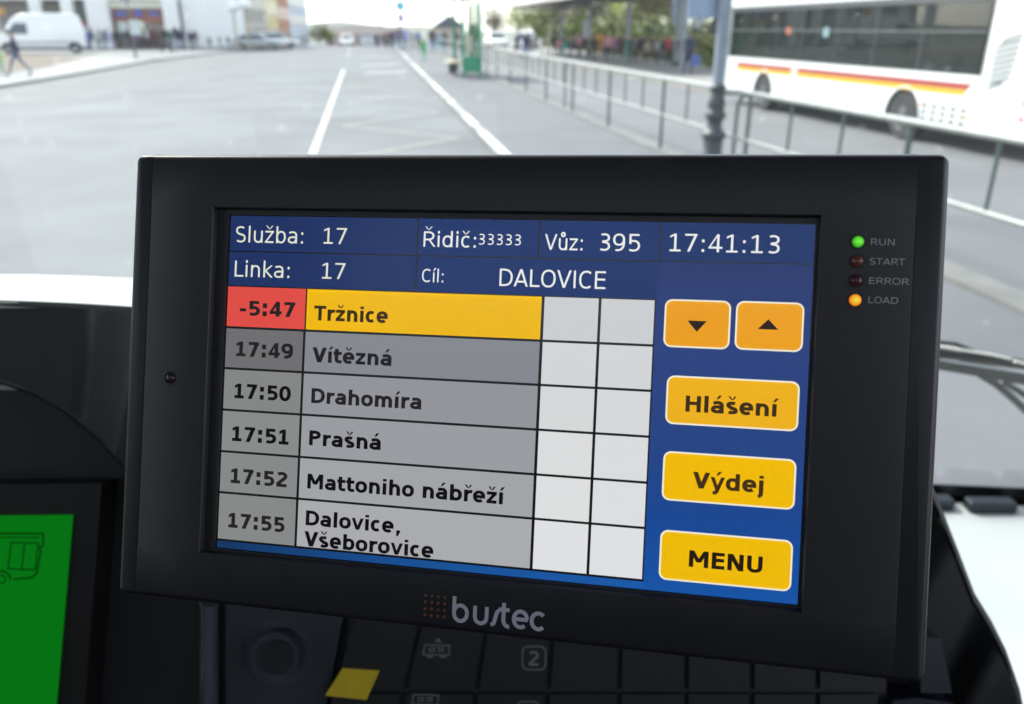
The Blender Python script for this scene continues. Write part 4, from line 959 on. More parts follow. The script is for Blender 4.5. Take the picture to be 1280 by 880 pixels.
BODY = {'walk': body({'stride': 1}), 'stand': body({'stride': .12}), 'phone': body({'stride': .15, 'arm': 1, 'bend': .1}), 'stroll': body({'stride': -.6})}
cols = dict(navy=(.018, .024, .07), black=(.014, .014, .017), blue=(.06, .11, .30), jeans=(.06, .10, .19), red=(.45, .04, .05), pink=(.60, .28, .32), lilac=(.35, .34, .58), grey=(.16, .16, .17), white=(.62, .62, .62), green=(.03, .32, .09), lime=(.28, .48, .05), orange=(.60, .26, .05), teal=(.05, .42, .40), brown=(.12, .07, .045), beige=(.42, .34, .25), purple=(.22, .08, .26), darkgreen=(.015, .12, .09), maroon=(.12, .03, .05), palegrey=(.35, .37, .4), skin=(.50, .32, .24), hair_dark=(.03, .02, .015), hair_fair=(.30, .20, .10), hair_grey=(.3, .3, .3))
def cm(c): return mat('cloth_'+c, cols[c], .8, var=.15, vscale=9)
def person(px, py, top, jac, tro, label, rz=0, pose='stand', hair='hair_dark', group=None, hgt=None, z=0):
    p = at(px, py, z)
    o = put('person', BODY[pose], loc=p, rz=rz)
    for i, c in enumerate(('skin', jac, tro, hair, 'black')): o.material_slots[i].link = 'OBJECT'; o.material_slots[i].material = cm(c)
    h = hgt or HC-.0 - (top-35)/ (py-35)*HC*1.0
    k = max(.6, min(1.12, h/1.80)); kw = k*(1.2 if group else 1.05); o.scale = (kw, kw, k)
    return tag(o, label, 'person', group)
GL, GM, GR = 'people in front of the shops', 'people by the bus stop', 'people waiting under the shelter'
A = rad; rnd_p = random.Random(21)
person(25, 94, 38, 'navy', 'jeans', 'person in a dark jacket and jeans striding past the front of the white van', A(120), 'walk')
person(2, 96, 60, 'lime', 'teal', 'small child in bright green at the very left edge beside the striding person', A(200), 'walk', 'hair_fair', hgt=1.15)
person(107, 62, 34, 'red', 'blue', 'person in a red jacket close behind the rear of the white van', A(90), 'stand', group=GL)
person(118, 62, 33, 'black', 'grey', 'person in a black coat beside the one in red behind the van', A(-60), 'walk', group=GL)
person(127, 62, 34, 'palegrey', 'darkgreen', 'person in a pale grey coat below the red-silled shop window', A(180), 'stand', 'hair_grey', group=GL)
person(138, 62, 33, 'lilac', 'lilac', 'person dressed all in lilac by the white pillar', A(90), 'stroll', 'hair_fair', group=GL)
person(180, 62, 32, 'grey', 'black', 'person in grey at the left shop door, behind the sign pole', A(0), 'stand', group=GL)
person(192, 61, 34, 'maroon', 'black', 'person in maroon at the middle of the shop front', A(180), 'stand', group=GL)
person(209, 66, 31, 'black', 'navy', 'tall person in black standing in front of the shop doors', A(-100), 'walk', 'hair_fair', group=GL)
person(222, 61, 31, 'navy', 'blue', 'person in pale blue jeans at the right shop door', A(180), 'stand', group=GL)
person(230, 61, 33, 'jeans', 'maroon', 'person in a denim top leaning at the brown right edge of the shop front', A(0), 'phone', group=GL)
person(246, 61, 36, 'maroon', 'black', 'lone person in dark red by the white wall right of the shops', A(60), 'walk', group=GL)
person(286, 60, 44, 'navy', 'jeans', 'person in navy crossing before the bright white wall', A(90), 'walk', group=GL)
person(301, 60, 46, 'black', 'black', 'person in black between the two tan posts', A(90), 'stand', group=GL)
person(276, 59, 48, 'grey', 'grey', 'grey-clad person far off at the foot of the bright wall', A(90), 'stand', group=GL)
person(483, 60, 38, 'brown', 'black', 'person in brown at the far kerb, leftmost of the bus stop group', A(0), 'stand', group=GM)
person(490, 61, 36, 'black', 'navy', 'person in black left of the pale blue stop sign', A(180), 'stroll', group=GM)
person(500, 63, 27, 'grey', 'jeans', 'person in grey directly under the pale blue stop sign', A(0), 'stand', 'hair_fair', group=GM)
person(508, 63, 33, 'lilac', 'blue', 'person in lilac just right of the stop sign post', A(180), 'stand', group=GM)
person(516, 61, 38, 'navy', 'black', 'person in navy stooping behind the green-clad child', A(90), 'phone', group=GM)
person(530, 77, 47, 'green', 'green', 'child dressed in bright green walking on the platform', A(0), 'walk', hgt=1.28)
person(541, 67, 33, 'black', 'blue', 'person in black top and blue trousers behind the green-clad child', A(180), 'stand', group=GM)
person(549, 66, 35, 'palegrey', 'teal', 'person in pale grey and teal next to the one in blue trousers', A(180), 'stand', 'hair_grey', group=GM)
person(577, 70, 44, 'black', 'black', 'person in black sitting height beside the green shelter posts', A(90), 'stand', hgt=1.3)
for px, py, tp_, j, t_, pose, lb in (
    (646, 68, 41, 'black', 'grey', 'stand', 'person in black at the left end of the waiting crowd'), (656, 74, 40, 'navy', 'blue', 'walk', 'person in navy walking behind the railing, left of the crowd'),
    (667, 67, 44, 'palegrey', 'palegrey', 'stand', 'person in pale grey near the left end of the shelter'), (676, 70, 45, 'white', 'white', 'stroll', 'person all in white seen over the top rail'),
    (686, 68, 45, 'beige', 'grey', 'stand', 'person in beige by the foot of the bright curved arm'), (693, 69, 42, 'black', 'black', 'stand', 'person in black right of the curved arm foot'),
    (699, 70, 46, 'pink', 'maroon', 'phone', 'person in pink and maroon looking down, right of the curved arm'), (706, 71, 48, 'teal', 'teal', 'stand', 'short person in bright teal in the shelter crowd'),
    (713, 71, 43, 'grey', 'black', 'stand', 'person in grey between the teal and pink coats'), (722, 71, 42, 'pink', 'black', 'stand', 'person in pink top and black trousers under the shelter'),
    (730, 72, 44, 'black', 'black', 'stroll', 'broad person in black left of the white timetable board'), (738, 72, 43, 'brown', 'black', 'stand', 'person in brown behind the one in orange'),
    (748, 73, 37, 'orange', 'orange', 'stand', 'person in a long orange coat under the shelter'), (760, 76, 40, 'pink', 'navy', 'stand', 'large person in pink top and dark blue skirt'),
    (768, 75, 45, 'purple', 'black', 'stand', 'person in purple right of the pink top and blue skirt'), (775, 76, 43, 'maroon', 'black', 'phone', 'person in maroon by the shelter column'),
    (785, 79, 44, 'darkgreen', 'darkgreen', 'stand', 'person in a dark green coat against the shelter column'), (793, 78, 45, 'grey', 'black', 'stand', 'person in grey right of the dark green coat'),
    (799, 78, 44, 'black', 'brown', 'stroll', 'person in a black jacket and brown trousers mid crowd'), (808, 79, 49, 'beige', 'black', 'stand', 'person in beige and black trousers before the tree trunk'),
    (821, 79, 48, 'palegrey', 'black', 'stand', 'person in a pale top right of the beige coat'), (833, 78, 43, 'red', 'brown', 'phone', 'person in a red jacket left of the second shelter column'),
    (846, 82, 44, 'grey', 'black', 'stand', 'person in grey half hidden by the second shelter column'), (913, 78, 52, 'navy', 'black', 'stand', 'person in navy partly hidden behind the lamp post and bus nose')):
    person(px, py, tp_, j, t_, lb, A(random.choice((0, 40, 90, 180, 220, 300))), pose, random.choice(('hair_dark', 'hair_dark', 'hair_fair', 'hair_grey')), GR)
person(859, 92, 39, 'navy', 'navy', 'person in navy walking away with a blue bag, nearest of the waiting crowd', A(-20), 'walk', 'hair_dark')
bg = thing('shopping_bag', 'blue bag in the hand of the walking person in navy', 'bag', at(867, 92, 0)+Vector((.02, -.05, .32)))
MB().hexa([(-.2, -.09, 0), (.2, -.09, 0), (.2, .09, 0), (-.2, .09, 0), (-.17, -.04, .42), (.17, -.04, .42), (.17, .04, .42), (-.17, .04, .42)]).build('bag_body', cm('blue'), bg)
MB().tube([(-.09, 0, .42), (-.08, 0, .54), (.08, 0, .54), (.09, 0, .42)], .008, 6).build('bag_handle', cm('blue'), bg, 60)
for px, py, tp_, j, t_, pose, lb in (
    (100, 60, 36, 'black', 'black', 'stand', 'person in all black just right of the van roofline, partly behind the red jacket'), (113, 63, 37, 'blue', 'jeans', 'stroll', 'person in a blue top between the red jacket and the black coat'),
    (133, 61, 35, 'brown', 'jeans', 'stand', 'person in brown and jeans right of the pale grey coat'), (146, 60, 37, 'navy', 'grey', 'walk', 'person in navy before the wide white pillar left of the shop'),
    (164, 61, 34, 'black', 'maroon', 'stand', 'person in black and maroon at the far left shop pane'), (172, 62, 36, 'purple', 'black', 'stroll', 'person in purple partly behind the sign pole'),
    (186, 60, 35, 'white', 'black', 'stand', 'person in a white top at the middle shop pane'), (199, 61, 33, 'brown', 'black', 'phone', 'person in brown left of the tall person in black'),
    (215, 63, 35, 'darkgreen', 'black', 'stand', 'person in dark green beside the tall person in black'), (226, 62, 36, 'black', 'jeans', 'walk', 'person in black top and jeans leaving the right shop door'),
    (240, 62, 37, 'navy', 'black', 'stand', 'person in navy and black at the last white pillar'), (263, 60, 45, 'grey', 'navy', 'stroll', 'small grey and navy figure before the bright wall')):
    person(px, py, tp_, j, t_, lb, A(rnd_p.choice((0, 60, 90, 180, 240))), pose, rnd_p.choice(('hair_dark', 'hair_fair', 'hair_grey')), GL)
for px, py, tp_, j, t_, pose, lb in (
    (661, 70, 42, 'maroon', 'jeans', 'stand', 'person in maroon and jeans near the left end of the waiting crowd'), (703, 68, 43, 'navy', 'black', 'stand', 'person in navy behind the pink and maroon one looking down'),
    (717, 74, 44, 'black', 'jeans', 'walk', 'person in black and jeans in front of the slim pale board'), (726, 69, 42, 'darkgreen', 'black', 'stand', 'person in dark green left of the one in brown'),
    (743, 76, 44, 'black', 'black', 'stand', 'person in all black left of the long orange coat'), (754, 72, 42, 'grey', 'jeans', 'stand', 'person in grey and jeans between the orange coat and the pink top'),
    (780, 74, 42, 'navy', 'navy', 'stand', 'person all in navy behind the maroon coat by the column'), (789, 73, 43, 'brown', 'grey', 'stand', 'person in brown and grey behind the dark green coat'),
    (804, 75, 43, 'black', 'black', 'stand', 'person in black behind the beige coat'), (815, 76, 44, 'maroon', 'black', 'stand', 'person in maroon between the beige coat and the pale top'),
    (827, 80, 46, 'black', 'jeans', 'stroll', 'person in black and jeans left of the red jacket'), (851, 84, 43, 'black', 'black', 'stand', 'person in all black right behind the walking person in navy'),
    (838, 77, 45, 'jeans', 'black', 'stand', 'person in a denim jacket right of the red jacket')):
    person(px, py, tp_, j, t_, lb, A(rnd_p.choice((0, 60, 90, 180, 240))), pose, rnd_p.choice(('hair_dark', 'hair_dark', 'hair_fair')), GR)
for px, py, tp_, j, t_, pose, lb in (
    (471, 59, 41, 'black', 'black', 'stand', 'small dark figure on the far kerb, left of the brown one'), (477, 60, 40, 'maroon', 'navy', 'walk', 'small figure in maroon on the far kerb'),
    (495, 61, 34, 'purple', 'jeans', 'stand', 'person in purple and jeans at the stop sign post'), (523, 62, 37, 'blue', 'black', 'stand', 'person in blue and black left of the house with the grey gable'), (556, 65, 38, 'black', 'jeans', 'stroll', 'person in black and jeans before the gabled house')):
    person(px, py, tp_, j, t_, lb, A(rnd_p.choice((0, 90, 180))), pose, 'hair_dark', GM)
# passengers in the other bus
def sitter(y, x, jac, label):
    o = put('person', BODY['stand'], loc=R(BT, BS0)+Matrix.Rotation(YAW, 3, 'Z') @ Vector((x, y, .33)), rz=YAW)
    for i, c in enumerate(('skin', jac, 'black', 'hair_dark', 'black')): o.material_slots[i].link = 'OBJECT'; o.material_slots[i].material = cm(c)
    o.scale = (.84, .84, .74); return tag(o, label, 'person')
sitter(2.72, .34, 'purple', 'passenger in purple in the last window of the white bus')
sitter(4.3, .34, 'darkgreen', 'passenger in dark green in the middle of the white bus')
sitter(5.15, .34, 'black', 'passenger in black in the white bus ahead of the one in dark green')

sitter(3.5, .34, 'teal', 'passenger in teal two rows ahead of the one in purple in the white bus')
sitter(6.0, .95, 'brown', 'passenger in brown standing by a pole in the white bus')
sitter(6.9, .34, 'navy', 'passenger in navy ahead of the pale blue sticker in the white bus')
sitter(7.7, .8, 'maroon', 'passenger in maroon by the middle grab pole of the white bus')
sitter(8.9, .34, 'grey', 'passenger in grey behind the orange sticker in the white bus')
sitter(9.9, .7, 'beige', 'passenger in beige near the front of the white bus')

# ---- white van on the left
van = thing('delivery_van', 'white high-roof delivery van parked nose left behind the verge', 'van', at(54, 67, 0), A(24))
vw = mat('van_white', (.80, .80, .80), .3, var=.03, coat=.4); vg = mat('van_glass', (.05, .075, .10), .12)
Lv, Hv, Wv = 6.1, 2.75, 2.2        # x from -Lv/2 (nose) to Lv/2
sp = [(-3.05, .42), (-3.12, .75), (-3.05, 1.10), (-2.75, 1.25), (-2.25, 1.38), (-1.55, 2.30), (-1.2, 2.55), (-.7, 2.70), (2.3, 2.75), (2.75, 2.62), (3.0, 1.6), (3.02, .42)]
def vanbody():
    b = MB(); n = len(sp)
    ins = lambda z: .10*max(0, (z-1.3)/1.4)+(.0)
    Lf = [(x, -Wv/2+ins(z), z) for x, z in sp]; Rt = [(x, Wv/2-ins(z), z) for x, z in sp]
    b.poly(Lf); b.poly(Rt[::-1])
    for i in range(n): b.poly([Lf[i], Rt[i], Rt[(i+1) % n], Lf[(i+1) % n]][::-1] if False else [Lf[(i+1) % n], Rt[(i+1) % n], Rt[i], Lf[i]])
    me = b.mesh('body', vw); bm = bmesh.new(); bm.from_mesh(me); bmesh.ops.remove_doubles(bm, verts=bm.verts, dist=1e-4); bmesh.ops.recalc_face_normals(bm, faces=bm.faces)
    bmesh.ops.bevel(bm, geom=[e for e in bm.edges if len(e.link_faces) == 2 and e.calc_face_angle(0) > rad(55)], offset=.09, segments=3, affect='EDGES', profile=.5)
    bm.to_mesh(me); bm.free(); me.polygons.foreach_set('use_smooth', [True]*len(me.polygons)); me.set_sharp_from_angle(angle=rad(40)); return me
put('body', vanbody(), van)
MB().poly([(-2.24, -.90, 1.42), (-1.60, -.86, 2.24), (-1.60, .86, 2.24), (-2.24, .90, 1.42)]).build('windscreen', vg, van)
b = MB(); b.slab([(-1.95, 1.36), (-1.38, 2.08), (-.62, 2.08), (-.62, 1.36)], 0, .012, T=lambda x, y, z: (x, -Wv/2+.0714*max(0, y-1.3)-.004-z, y)); b.build('side_window', vg, van)
MB().box(-2.0, -1.86, -Wv/2-.2, -Wv/2-.02, 1.35, 1.68).build('wing_mirror', tyre, van)
for x0, x1 in ((-.45, .55),): MB().box(x0, x1, -Wv/2-.004, -Wv/2+.02, .50, .505).build('door_seam', tyre, van)
MB().box(-1.5, 2.0, -Wv/2-.018, -Wv/2+.01, .74, .84).build('rubbing_strip', mat('strip_grey', (.18, .2, .2), .6), van)
MB().box(-2.9, 2.95, -Wv/2+.1, Wv/2-.1, .30, .42).build('underbody', tyre, van)
MB().box(-3.13, -3.0, -.95, -.55, .85, 1.05).build('headlight', mat('headlight', (.5, .52, .55), .15), van); MB().box(-3.13, -3.0, .55, .95, .85, 1.05).build('headlight', mat('headlight', (.5, .52, .55), .15), van)
def vwheel(par, x, y, r_, side, rm=None):
    b = MB(); b.lathe([(r_*.62, -.11), (r_*.95, -.11), (r_, -.07), (r_, .07), (r_*.95, .11), (r_*.62, .11)], 22); b.v = [(x+v[0], y+v[2], r_+v[1]) for v in b.v]; o = b.build('wheel', tyre, par, 40)
    b = MB(); b.lathe([(r_*.6, 0), (r_*.55, .03), (r_*.2, .0), (r_*.1, .03)], 18); b.v = [(x+v[0], y+side*(.10+v[2]), r_+v[1]) for v in b.v]; b.build('rim', rm or mat('alloy', (.45, .45, .46), .3, metal=.6), o, 40)
for x in (-2.0, 2.25):
    for y, sd_ in ((-Wv/2+.10, -1), (Wv/2-.10, 1)): vwheel(van, x, y, .37, sd_)
for x in (-2.0, 2.25):
    b = MB(); b.slab([(x+.46*cos(PI*i/12), .36+.46*sin(PI*i/12)) for i in range(13)], 0, .006, T=lambda a, c, z: (a, -Wv/2-z, c)); b.build('wheel_arch', tyre, van)

# ---- cars
def car(name, label, loc, rz, colr, L_=4.3, H_=1.45, W_=1.75, group=None):
    t = thing(name, label, 'car', loc, rz, group); h = L_/2; pm = mat('car_paint_'+colr, cols[colr] if colr != 'snow' else (.8, .8, .8), .25, coat=.5, var=.03)
    lo_ = [(-h, .35), (-h-.02, .62), (-h+.15, .78), (-h+1.1, .88), (-h+1.75, H_-.06), (-h+2.4, H_), (h-1.0, H_-.05), (h-.25, .95), (h, .85), (h+.02, .40)]
    b = MB(); ins = lambda z: .18*max(0, (z-.85)/.6)
    Lf = [(x, -W_/2+ins(z), z) for x, z in lo_]; Rt = [(x, W_/2-ins(z), z) for x, z in lo_]; n = len(lo_)
    b.poly(Lf); b.poly(Rt[::-1])
    for i in range(n): b.poly([Lf[(i+1) % n], Rt[(i+1) % n], Rt[i], Lf[i]])
    me = b.mesh('body', pm); bm = bmesh.new(); bm.from_mesh(me); bmesh.ops.remove_doubles(bm, verts=bm.verts, dist=1e-4); bmesh.ops.recalc_face_normals(bm, faces=bm.faces)
    bmesh.ops.bevel(bm, geom=[e for e in bm.edges if len(e.link_faces) == 2 and e.calc_face_angle(0) > rad(50)], offset=.07, segments=3, affect='EDGES', profile=.5)
    bm.to_mesh(me); bm.free(); me.polygons.foreach_set('use_smooth', [True]*len(me.polygons)); me.set_sharp_from_angle(angle=rad(40)); put('body', me, t)
    MB().poly([(-h+1.12, -W_/2+.14, .90), (-h+1.12, W_/2-.14, .90), (-h+1.72, W_/2-.24, H_-.10), (-h+1.72, -W_/2+.24, H_-.10)]).v
    b = MB(); q = lambda x, z, o_: (x-.012*o_, 0, z+.012*o_)
    b.poly([(-h+1.10, W_/2-.13, .905), (-h+1.10, -W_/2+.13, .905), (-h+1.70, -W_/2+.25, H_-.075), (-h+1.70, W_/2-.25, H_-.075)]); b.build('windscreen', vg, t)
    b = MB(); b.poly([(h-.28, -W_/2+.16, .99), (h-.28, W_/2-.16, .99), (h-.98, W_/2-.25, H_-.06), (h-.98, -W_/2+.25, H_-.06)]); b.build('rear_window', vg, t)
    for sy in (-1, 1):
        b = MB(); p = [(-h+1.35, .93), (-h+1.82, H_-.12), (h-1.15, H_-.12), (h-.55, .96)]; pts = [(x, sy*(W_/2-ins(z)+.006), z) for x, z in p]; b.poly(pts if sy < 0 else pts[::-1]); b.build('side_window', vg, t)
        MB().box(-h-.03, -h+.05, sy*W_*.36-.18, sy*W_*.36+.18, .60, .74).build('headlight', mat('headlight', (.5, .52, .55), .15), t)
        for x in (-h+.8, h-.8): vwheel(t, x, sy*(W_/2-.09), .31, sy)
    return t
car('parked_car', 'big white car parked at the left kerb before the tall houses', at(345, 60, ROAD), A(200), 'snow', 4.6, 1.5)
car('parked_car', 'low silver grey car left of the big white parked car', at(322, 62, ROAD), A(190), 'palegrey', 4.4, 1.4)
car('moving_car', 'white car coming up the middle of the far road', R(-4.0, 118, zg(118)), YAW-PI/2+PI, 'snow', 4.3, 1.5)
car('moving_car', 'grey car on the far road right behind the white one', R(-1.5, 150, zg(150)), YAW-PI/2, 'palegrey', 4.3, 1.5)
car('parked_car', 'white car standing between the lamp post and the navy-clad person', R(21.5, 62, ROAD), A(170), 'snow', 4.6, 1.5)
car('parked_car', 'pale blue windscreened white car behind the far end of the railing', at(636, 66, ROAD)+Vector((1.5, 8, 0)), A(80), 'snow', 4.5, 1.6)
car('parked_car', 'white car at the far end of the shelter beside the green shelter posts', at(617, 64, ROAD)+Vector((0, 12, 0)), A(100), 'snow', 4.3, 1.5)

# ---- buildings on the left
def wallbox(name, x0, x1, y0, y1, z0, z1, m, par): return MB().box(x0, x1, y0, y1, z0, z1).build(name, m, par)
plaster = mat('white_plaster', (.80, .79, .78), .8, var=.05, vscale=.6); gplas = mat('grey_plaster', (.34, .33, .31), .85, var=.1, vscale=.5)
winm = mat('window_glass_dark', (.05, .06, .075), .15); framem = mat('window_frame_white', (.7, .7, .7), .5)
PX = .0672                                   # metres per photo pixel at the shop fronts
f0 = at(0, 60, 0)
def addwin(par, x, y, z, w_, h_, fm=framem, gm=winm):
    f = MB()
    for a in ((x-w_/2, x+w_/2, z, z+.08), (x-w_/2, x+w_/2, z+h_-.08, z+h_), (x-w_/2, x-w_/2+.08, z+.081, z+h_-.081), (x+w_/2-.08, x+w_/2, z+.081, z+h_-.081), (x-.03, x+.03, z+.081, z+h_-.081)): f.box(a[0], a[1], y-.09, y-.01, a[2], a[3])
    o = f.build('window', fm, par); MB().box(x-w_/2+.081, x+w_/2-.081, y-.05, y-.03, z+.081, z+h_-.081).build('pane', gm, o)
shop = thing('shop_building', 'pale arcaded building with white pillars and brown shop fronts behind the van', 'building', f0)
def px2x(p): return p*PX*(1+.0)
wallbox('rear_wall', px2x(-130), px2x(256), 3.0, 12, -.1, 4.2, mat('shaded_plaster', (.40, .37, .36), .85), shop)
wallbox('upper_storeys', px2x(-130), px2x(256), .4, 12, 4.2, 13.5, plaster, shop)
MB().hexa([(px2x(-132), -.1, 13.5), (px2x(258), -.1, 13.5), (px2x(258), 12.2, 13.5), (px2x(-132), 12.2, 13.5), (px2x(-120), 4, 16.5), (px2x(246), 4, 16.5), (px2x(246), 8, 16.5), (px2x(-120), 8, 16.5)]).build('roof', mat('brown_tiles', (.14, .07, .05), .8), shop)
for a, b_ in ((-128, -112), (-70, -56), (-12, 2), (52, 68), (96, 111), (130, 160), (236, 255)): wallbox('pillar', px2x(a), px2x(b_), 0, .7, 0, 4.199, plaster, shop)
for i in range(-2, 9):
    for zf in (5.2, 9.2): addwin(shop, px2x(i*30+8), .4, zf, 1.1, 2.0)
wallbox('awning_board', px2x(68.5), px2x(95.5), .3, .5, 3.35, 3.75, mat('olive_board', (.12, .11, .07), .7), shop)
wallbox('orange_board', px2x(-8), px2x(14), .3, .5, 2.9, 3.5, mat('orange_board', (.6, .30, .08), .6), shop)
o = wallbox('display_window', px2x(111.5), px2x(129.5), .9, 1.0, 2.35, 3.95, mat('teal_dark_glass', (.09, .12, .12), .2), shop)
wallbox('red_sill', px2x(111.5), px2x(129.5), .85, 1.0, 1.95, 2.34, mat('red_board', (.38, .07, .05), .6), shop)
wallbox('shop_door', px2x(111.5), px2x(129.5), .9, 1.0, .05, 1.94, mat('pale_blue_door', (.40, .46, .58), .4), shop)
fr = wallbox('shop_front', px2x(160), px2x(236), .9, 1.1, 0, 4.1, mat('brick_brown_front', (.28, .10, .065), .6, var=.2, vscale=2), shop)
wallbox('fascia', px2x(160), px2x(236), .6, .88, 3.45, 4.15, mat('cream_fascia', (.6, .58, .48), .6), shop)
for a, b_ in ((163, 177), (180, 189), (191, 200), (203, 213), (216, 226)):
    MB().box(px2x(a), px2x(b_), .84, .88, .1, 2.2).build('shop_pane', mat('shop_glass', (.13, .14, .15), .15, var=.4, vscale=1.5), fr)
blue = mat('blue_sign', (.06, .10, .50), .4)
MB().box(px2x(164), px2x(180), .80, .84, 2.75, 3.25).build('blue_sign', mat('dull_blue_sign', (.10, .11, .35), .4), fr); MB().box(px2x(192), px2x(201), .80, .84, 2.75, 3.4).build('blue_sign', blue, fr); MB().box(px2x(211), px2x(226), .80, .84, 2.8, 3.25).build('blue_sign', mat('dull_blue_sign', (.10, .11, .35), .4), fr)
MB().box(px2x(165), px2x(179), .78, .83, 1.4, 2.3).build('window_poster', mat('pale_poster', (.5, .56, .55), .6), fr); MB().box(px2x(196), px2x(203), .78, .83, 1.6, 2.3).build('window_poster', mat('cream_poster', (.65, .62, .5), .6), fr)
wh = thing('white_house', 'brilliant white blank-walled building right of the shops', 'building', f0+Vector((px2x(256.5), 1.0, 0)))
wallbox('wall', 0, px2x(36), 0, 11, -.1, 12, mat('brilliant_white', (.82, .82, .81), .8, var=.02), wh)
MB().box(-.1, px2x(36)+.1, -.2, 11.2, 12.001, 12.3).build('cornice', plaster, wh)
for i in range(3):
    addwin(wh, .6+i*.75, 0, 8.4, .6, 1.5)
def rowhouse(name, label, s0, s1, colr, h, t0=-14, side=1, wx=4):
    m = mat('facade_'+name, colr, .85, var=.07, vscale=.4); o = thing(name, label, 'building', R(t0, s0, zg((s0+s1)/2)-.4), YAW); n = max(1, int((s1-s0)/3.2)); d = s1-s0
    MB().box(-10, 0, 0, d, 0, h).build('wall', m, o)
    MB().hexa([(-10.3, -.02, h+.002), (.4, -.02, h+.002), (.4, d+.02, h+.002), (-10.3, d+.02, h+.002), (-5.1, .0, h+3), (-4.9, .0, h+3), (-4.9, d, h+3), (-5.1, d, h+3)]).build('roof', mat('brown_tiles', (.14, .07, .05), .8), o)
    for fl in range(int((h-1)/3.3)):
        for i in range(n):
            y = (i+.5)*d/n; z = 1.2+3.3*fl; f = MB().box(.001, .07, y-.65, y+.65, z-.08, z+1.78).build('window', framem, o); MB().box(.071, .09, y-.5, y+.5, z+.05, z+1.62).build('pane', winm, f)
    return o
rowhouse('grey_house', 'grey stone house front left of the yellow one on the far street', 97, 116, (.36, .34, .30), 11)
rowhouse('yellow_house', 'pale yellow house on the far street', 116.2, 130, (.62, .50, .24), 12)
rowhouse('orange_house', 'tall brick-orange house next to the yellow one', 130.2, 146, (.45, .20, .12), 14)
rowhouse('pale_blue_house', 'pale bluish house at the end of the far street', 146.2, 186, (.50, .54, .60), 13)
for i, (px, h) in enumerate(((297, 3.0), (312, 3.2))):
    p = thing('lamp_standard', ('left' if i == 0 else 'right')+' one of two tan posts with a white globe before the bright wall', 'lamp post', at(px, 61, 0)); MB().tube([(0, 0, 0), (0, 0, h)], .09).build('post', mat('tan_post', (.40, .34, .24), .6), p, 60)
    MB().lathe([(.05, 0), (.4, .15), (.55, .45), (.4, .8), (.08, .95)], 14, c=(0, 0, h)).build('globe', mat('white_globe', (.8, .8, .8), .4), p, 60)
sg = thing('sign_post', 'dark sign pole with a pale board on the left pavement before the shops', 'sign', at(170, 73, 0))
MB().tube([(0, 0, 0), (0, 0, 4.4)], .075).build('post', mat('pole_slate', (.07, .09, .11), .5), sg, 60); MB().box(-.05, .62, -.1, -.07, 1.35, 2.2).build('board', mat('pale_poster', (.5, .56, .55), .6), sg)
MB().box(-.35, .35, -.1, -.07, 3.3, 4.2).build('direction_board', mat('slate_board', (.2, .27, .33), .5), sg)

# ---- shelter canopy on the island
cn = thing('platform_canopy', 'long dark flat canopy over the waiting crowd on the island', 'canopy', R(10, 35, 0), YAW)
b = MB(); b.hexa([(-.4, -1, 3.12), (4.6, -1, 3.30), (4.6, 28, 3.30), (-.4, 28, 3.12), (-.4, -1, 3.24), (4.6, -1, 3.46), (4.6, 28, 3.46), (-.4, 28, 3.24)]); b.build('roof', mat('canopy_dark', (.085, .08, .085), .7, var=.15, vscale=1), cn)
MB().box(-.46, -.401, -1, 28, 3.10, 3.28).build('gutter', mat('pale_gutter', (.40, .38, .34), .5), cn)
for y in (1, 9.5, 18, 26.5): MB().tube([(3.3, y, 0), (3.3, y, 3.28)], .13, 12).build('column', mat('column_grey', (.24, .26, .29), .5), cn, 60); MB().box(-.3, 4.5, y-.06, y+.06, 2.98, 3.11).build('rafter', mat('canopy_dark', (.085, .08, .085), .7), cn)
ar = thing('curved_arm', 'slender pale curved steel arm reaching up beside the canopy', 'mast', at(685, 69, 0))
def arp(x, y): d = ray(x, y); k = ar.location.y/d.y; return Vector((0, 0, HC))+d*k-ar.location
ptsA = [Vector((0, 0, 0)), arp(685, 50), arp(687, 40), arp(693, 25), arp(703, 13), arp(720, 4), arp(742, -2), arp(770, -3)]
MB().tube(ptsA, .055, 10).build('tube', mat('bright_steel', (.62, .60, .52), .3, metal=.3), ar, 60)
for px, py, w_, z0, z1, cl, lb in ((868, 76, .75, 1.0, 2.35, (.50, .50, .56), 'white timetable board on a post right of the navy-clad person'), (733, 70, .55, 1.1, 2.2, (.42, .45, .52), 'slim pale board among the shelter crowd'), (842, 80, .6, 1.9, 3.3, (.24, .30, .38), 'tall grey-blue panel by the second shelter column')):
    o = thing('notice_board', lb, 'sign', at(px, py, 0)); MB().tube([(0, 0, 0), (0, 0, z1)], .05).build('post', lampm, o, 60); MB().box(-w_/2, w_/2, -.09, -.052, z0, z1).build('board', mat('board_%d' % px, cl, .5), o)
mg = thing('column', 'bluish round column standing in the crowd at the right', 'column', at(845, 82, 0)); MB().tube([(0, 0, 0), (0, 0, 4.5)], .13, 14).build('shaft', mat('column_grey', (.24, .26, .29), .5), mg, 60); MB().lathe([(.3, 0), (.3, .12), (.2, .2)], 14).build('foot', lampb, mg, 50)
hs = thing('gabled_house', 'small grey-roofed house far behind the bus stop', 'building', R(150*(SY+(562-640)/1079*CY)/(CY-(562-640)/1079*SY), 150, zg(150)), YAW)
MB().box(-2.6, 2.6, 0, 5, 0, 3.4).build('wall', mat('facade_beige', (.46, .40, .34), .85), hs); MB().poly([(-2.9, -.3, 3.4), (2.9, -.3, 3.4), (0, -.3, 5.3)]).poly([(-2.9, -.3, 3.4), (0, -.3, 5.3), (0, 5.3, 5.3), (-2.9, 5.3, 3.4)]).poly([(2.9, -.3, 3.4), (2.9, 5.3, 3.4), (0, 5.3, 5.3), (0, -.3, 5.3)]).build('roof', mat('slate_roof', (.11, .12, .14), .7), hs)
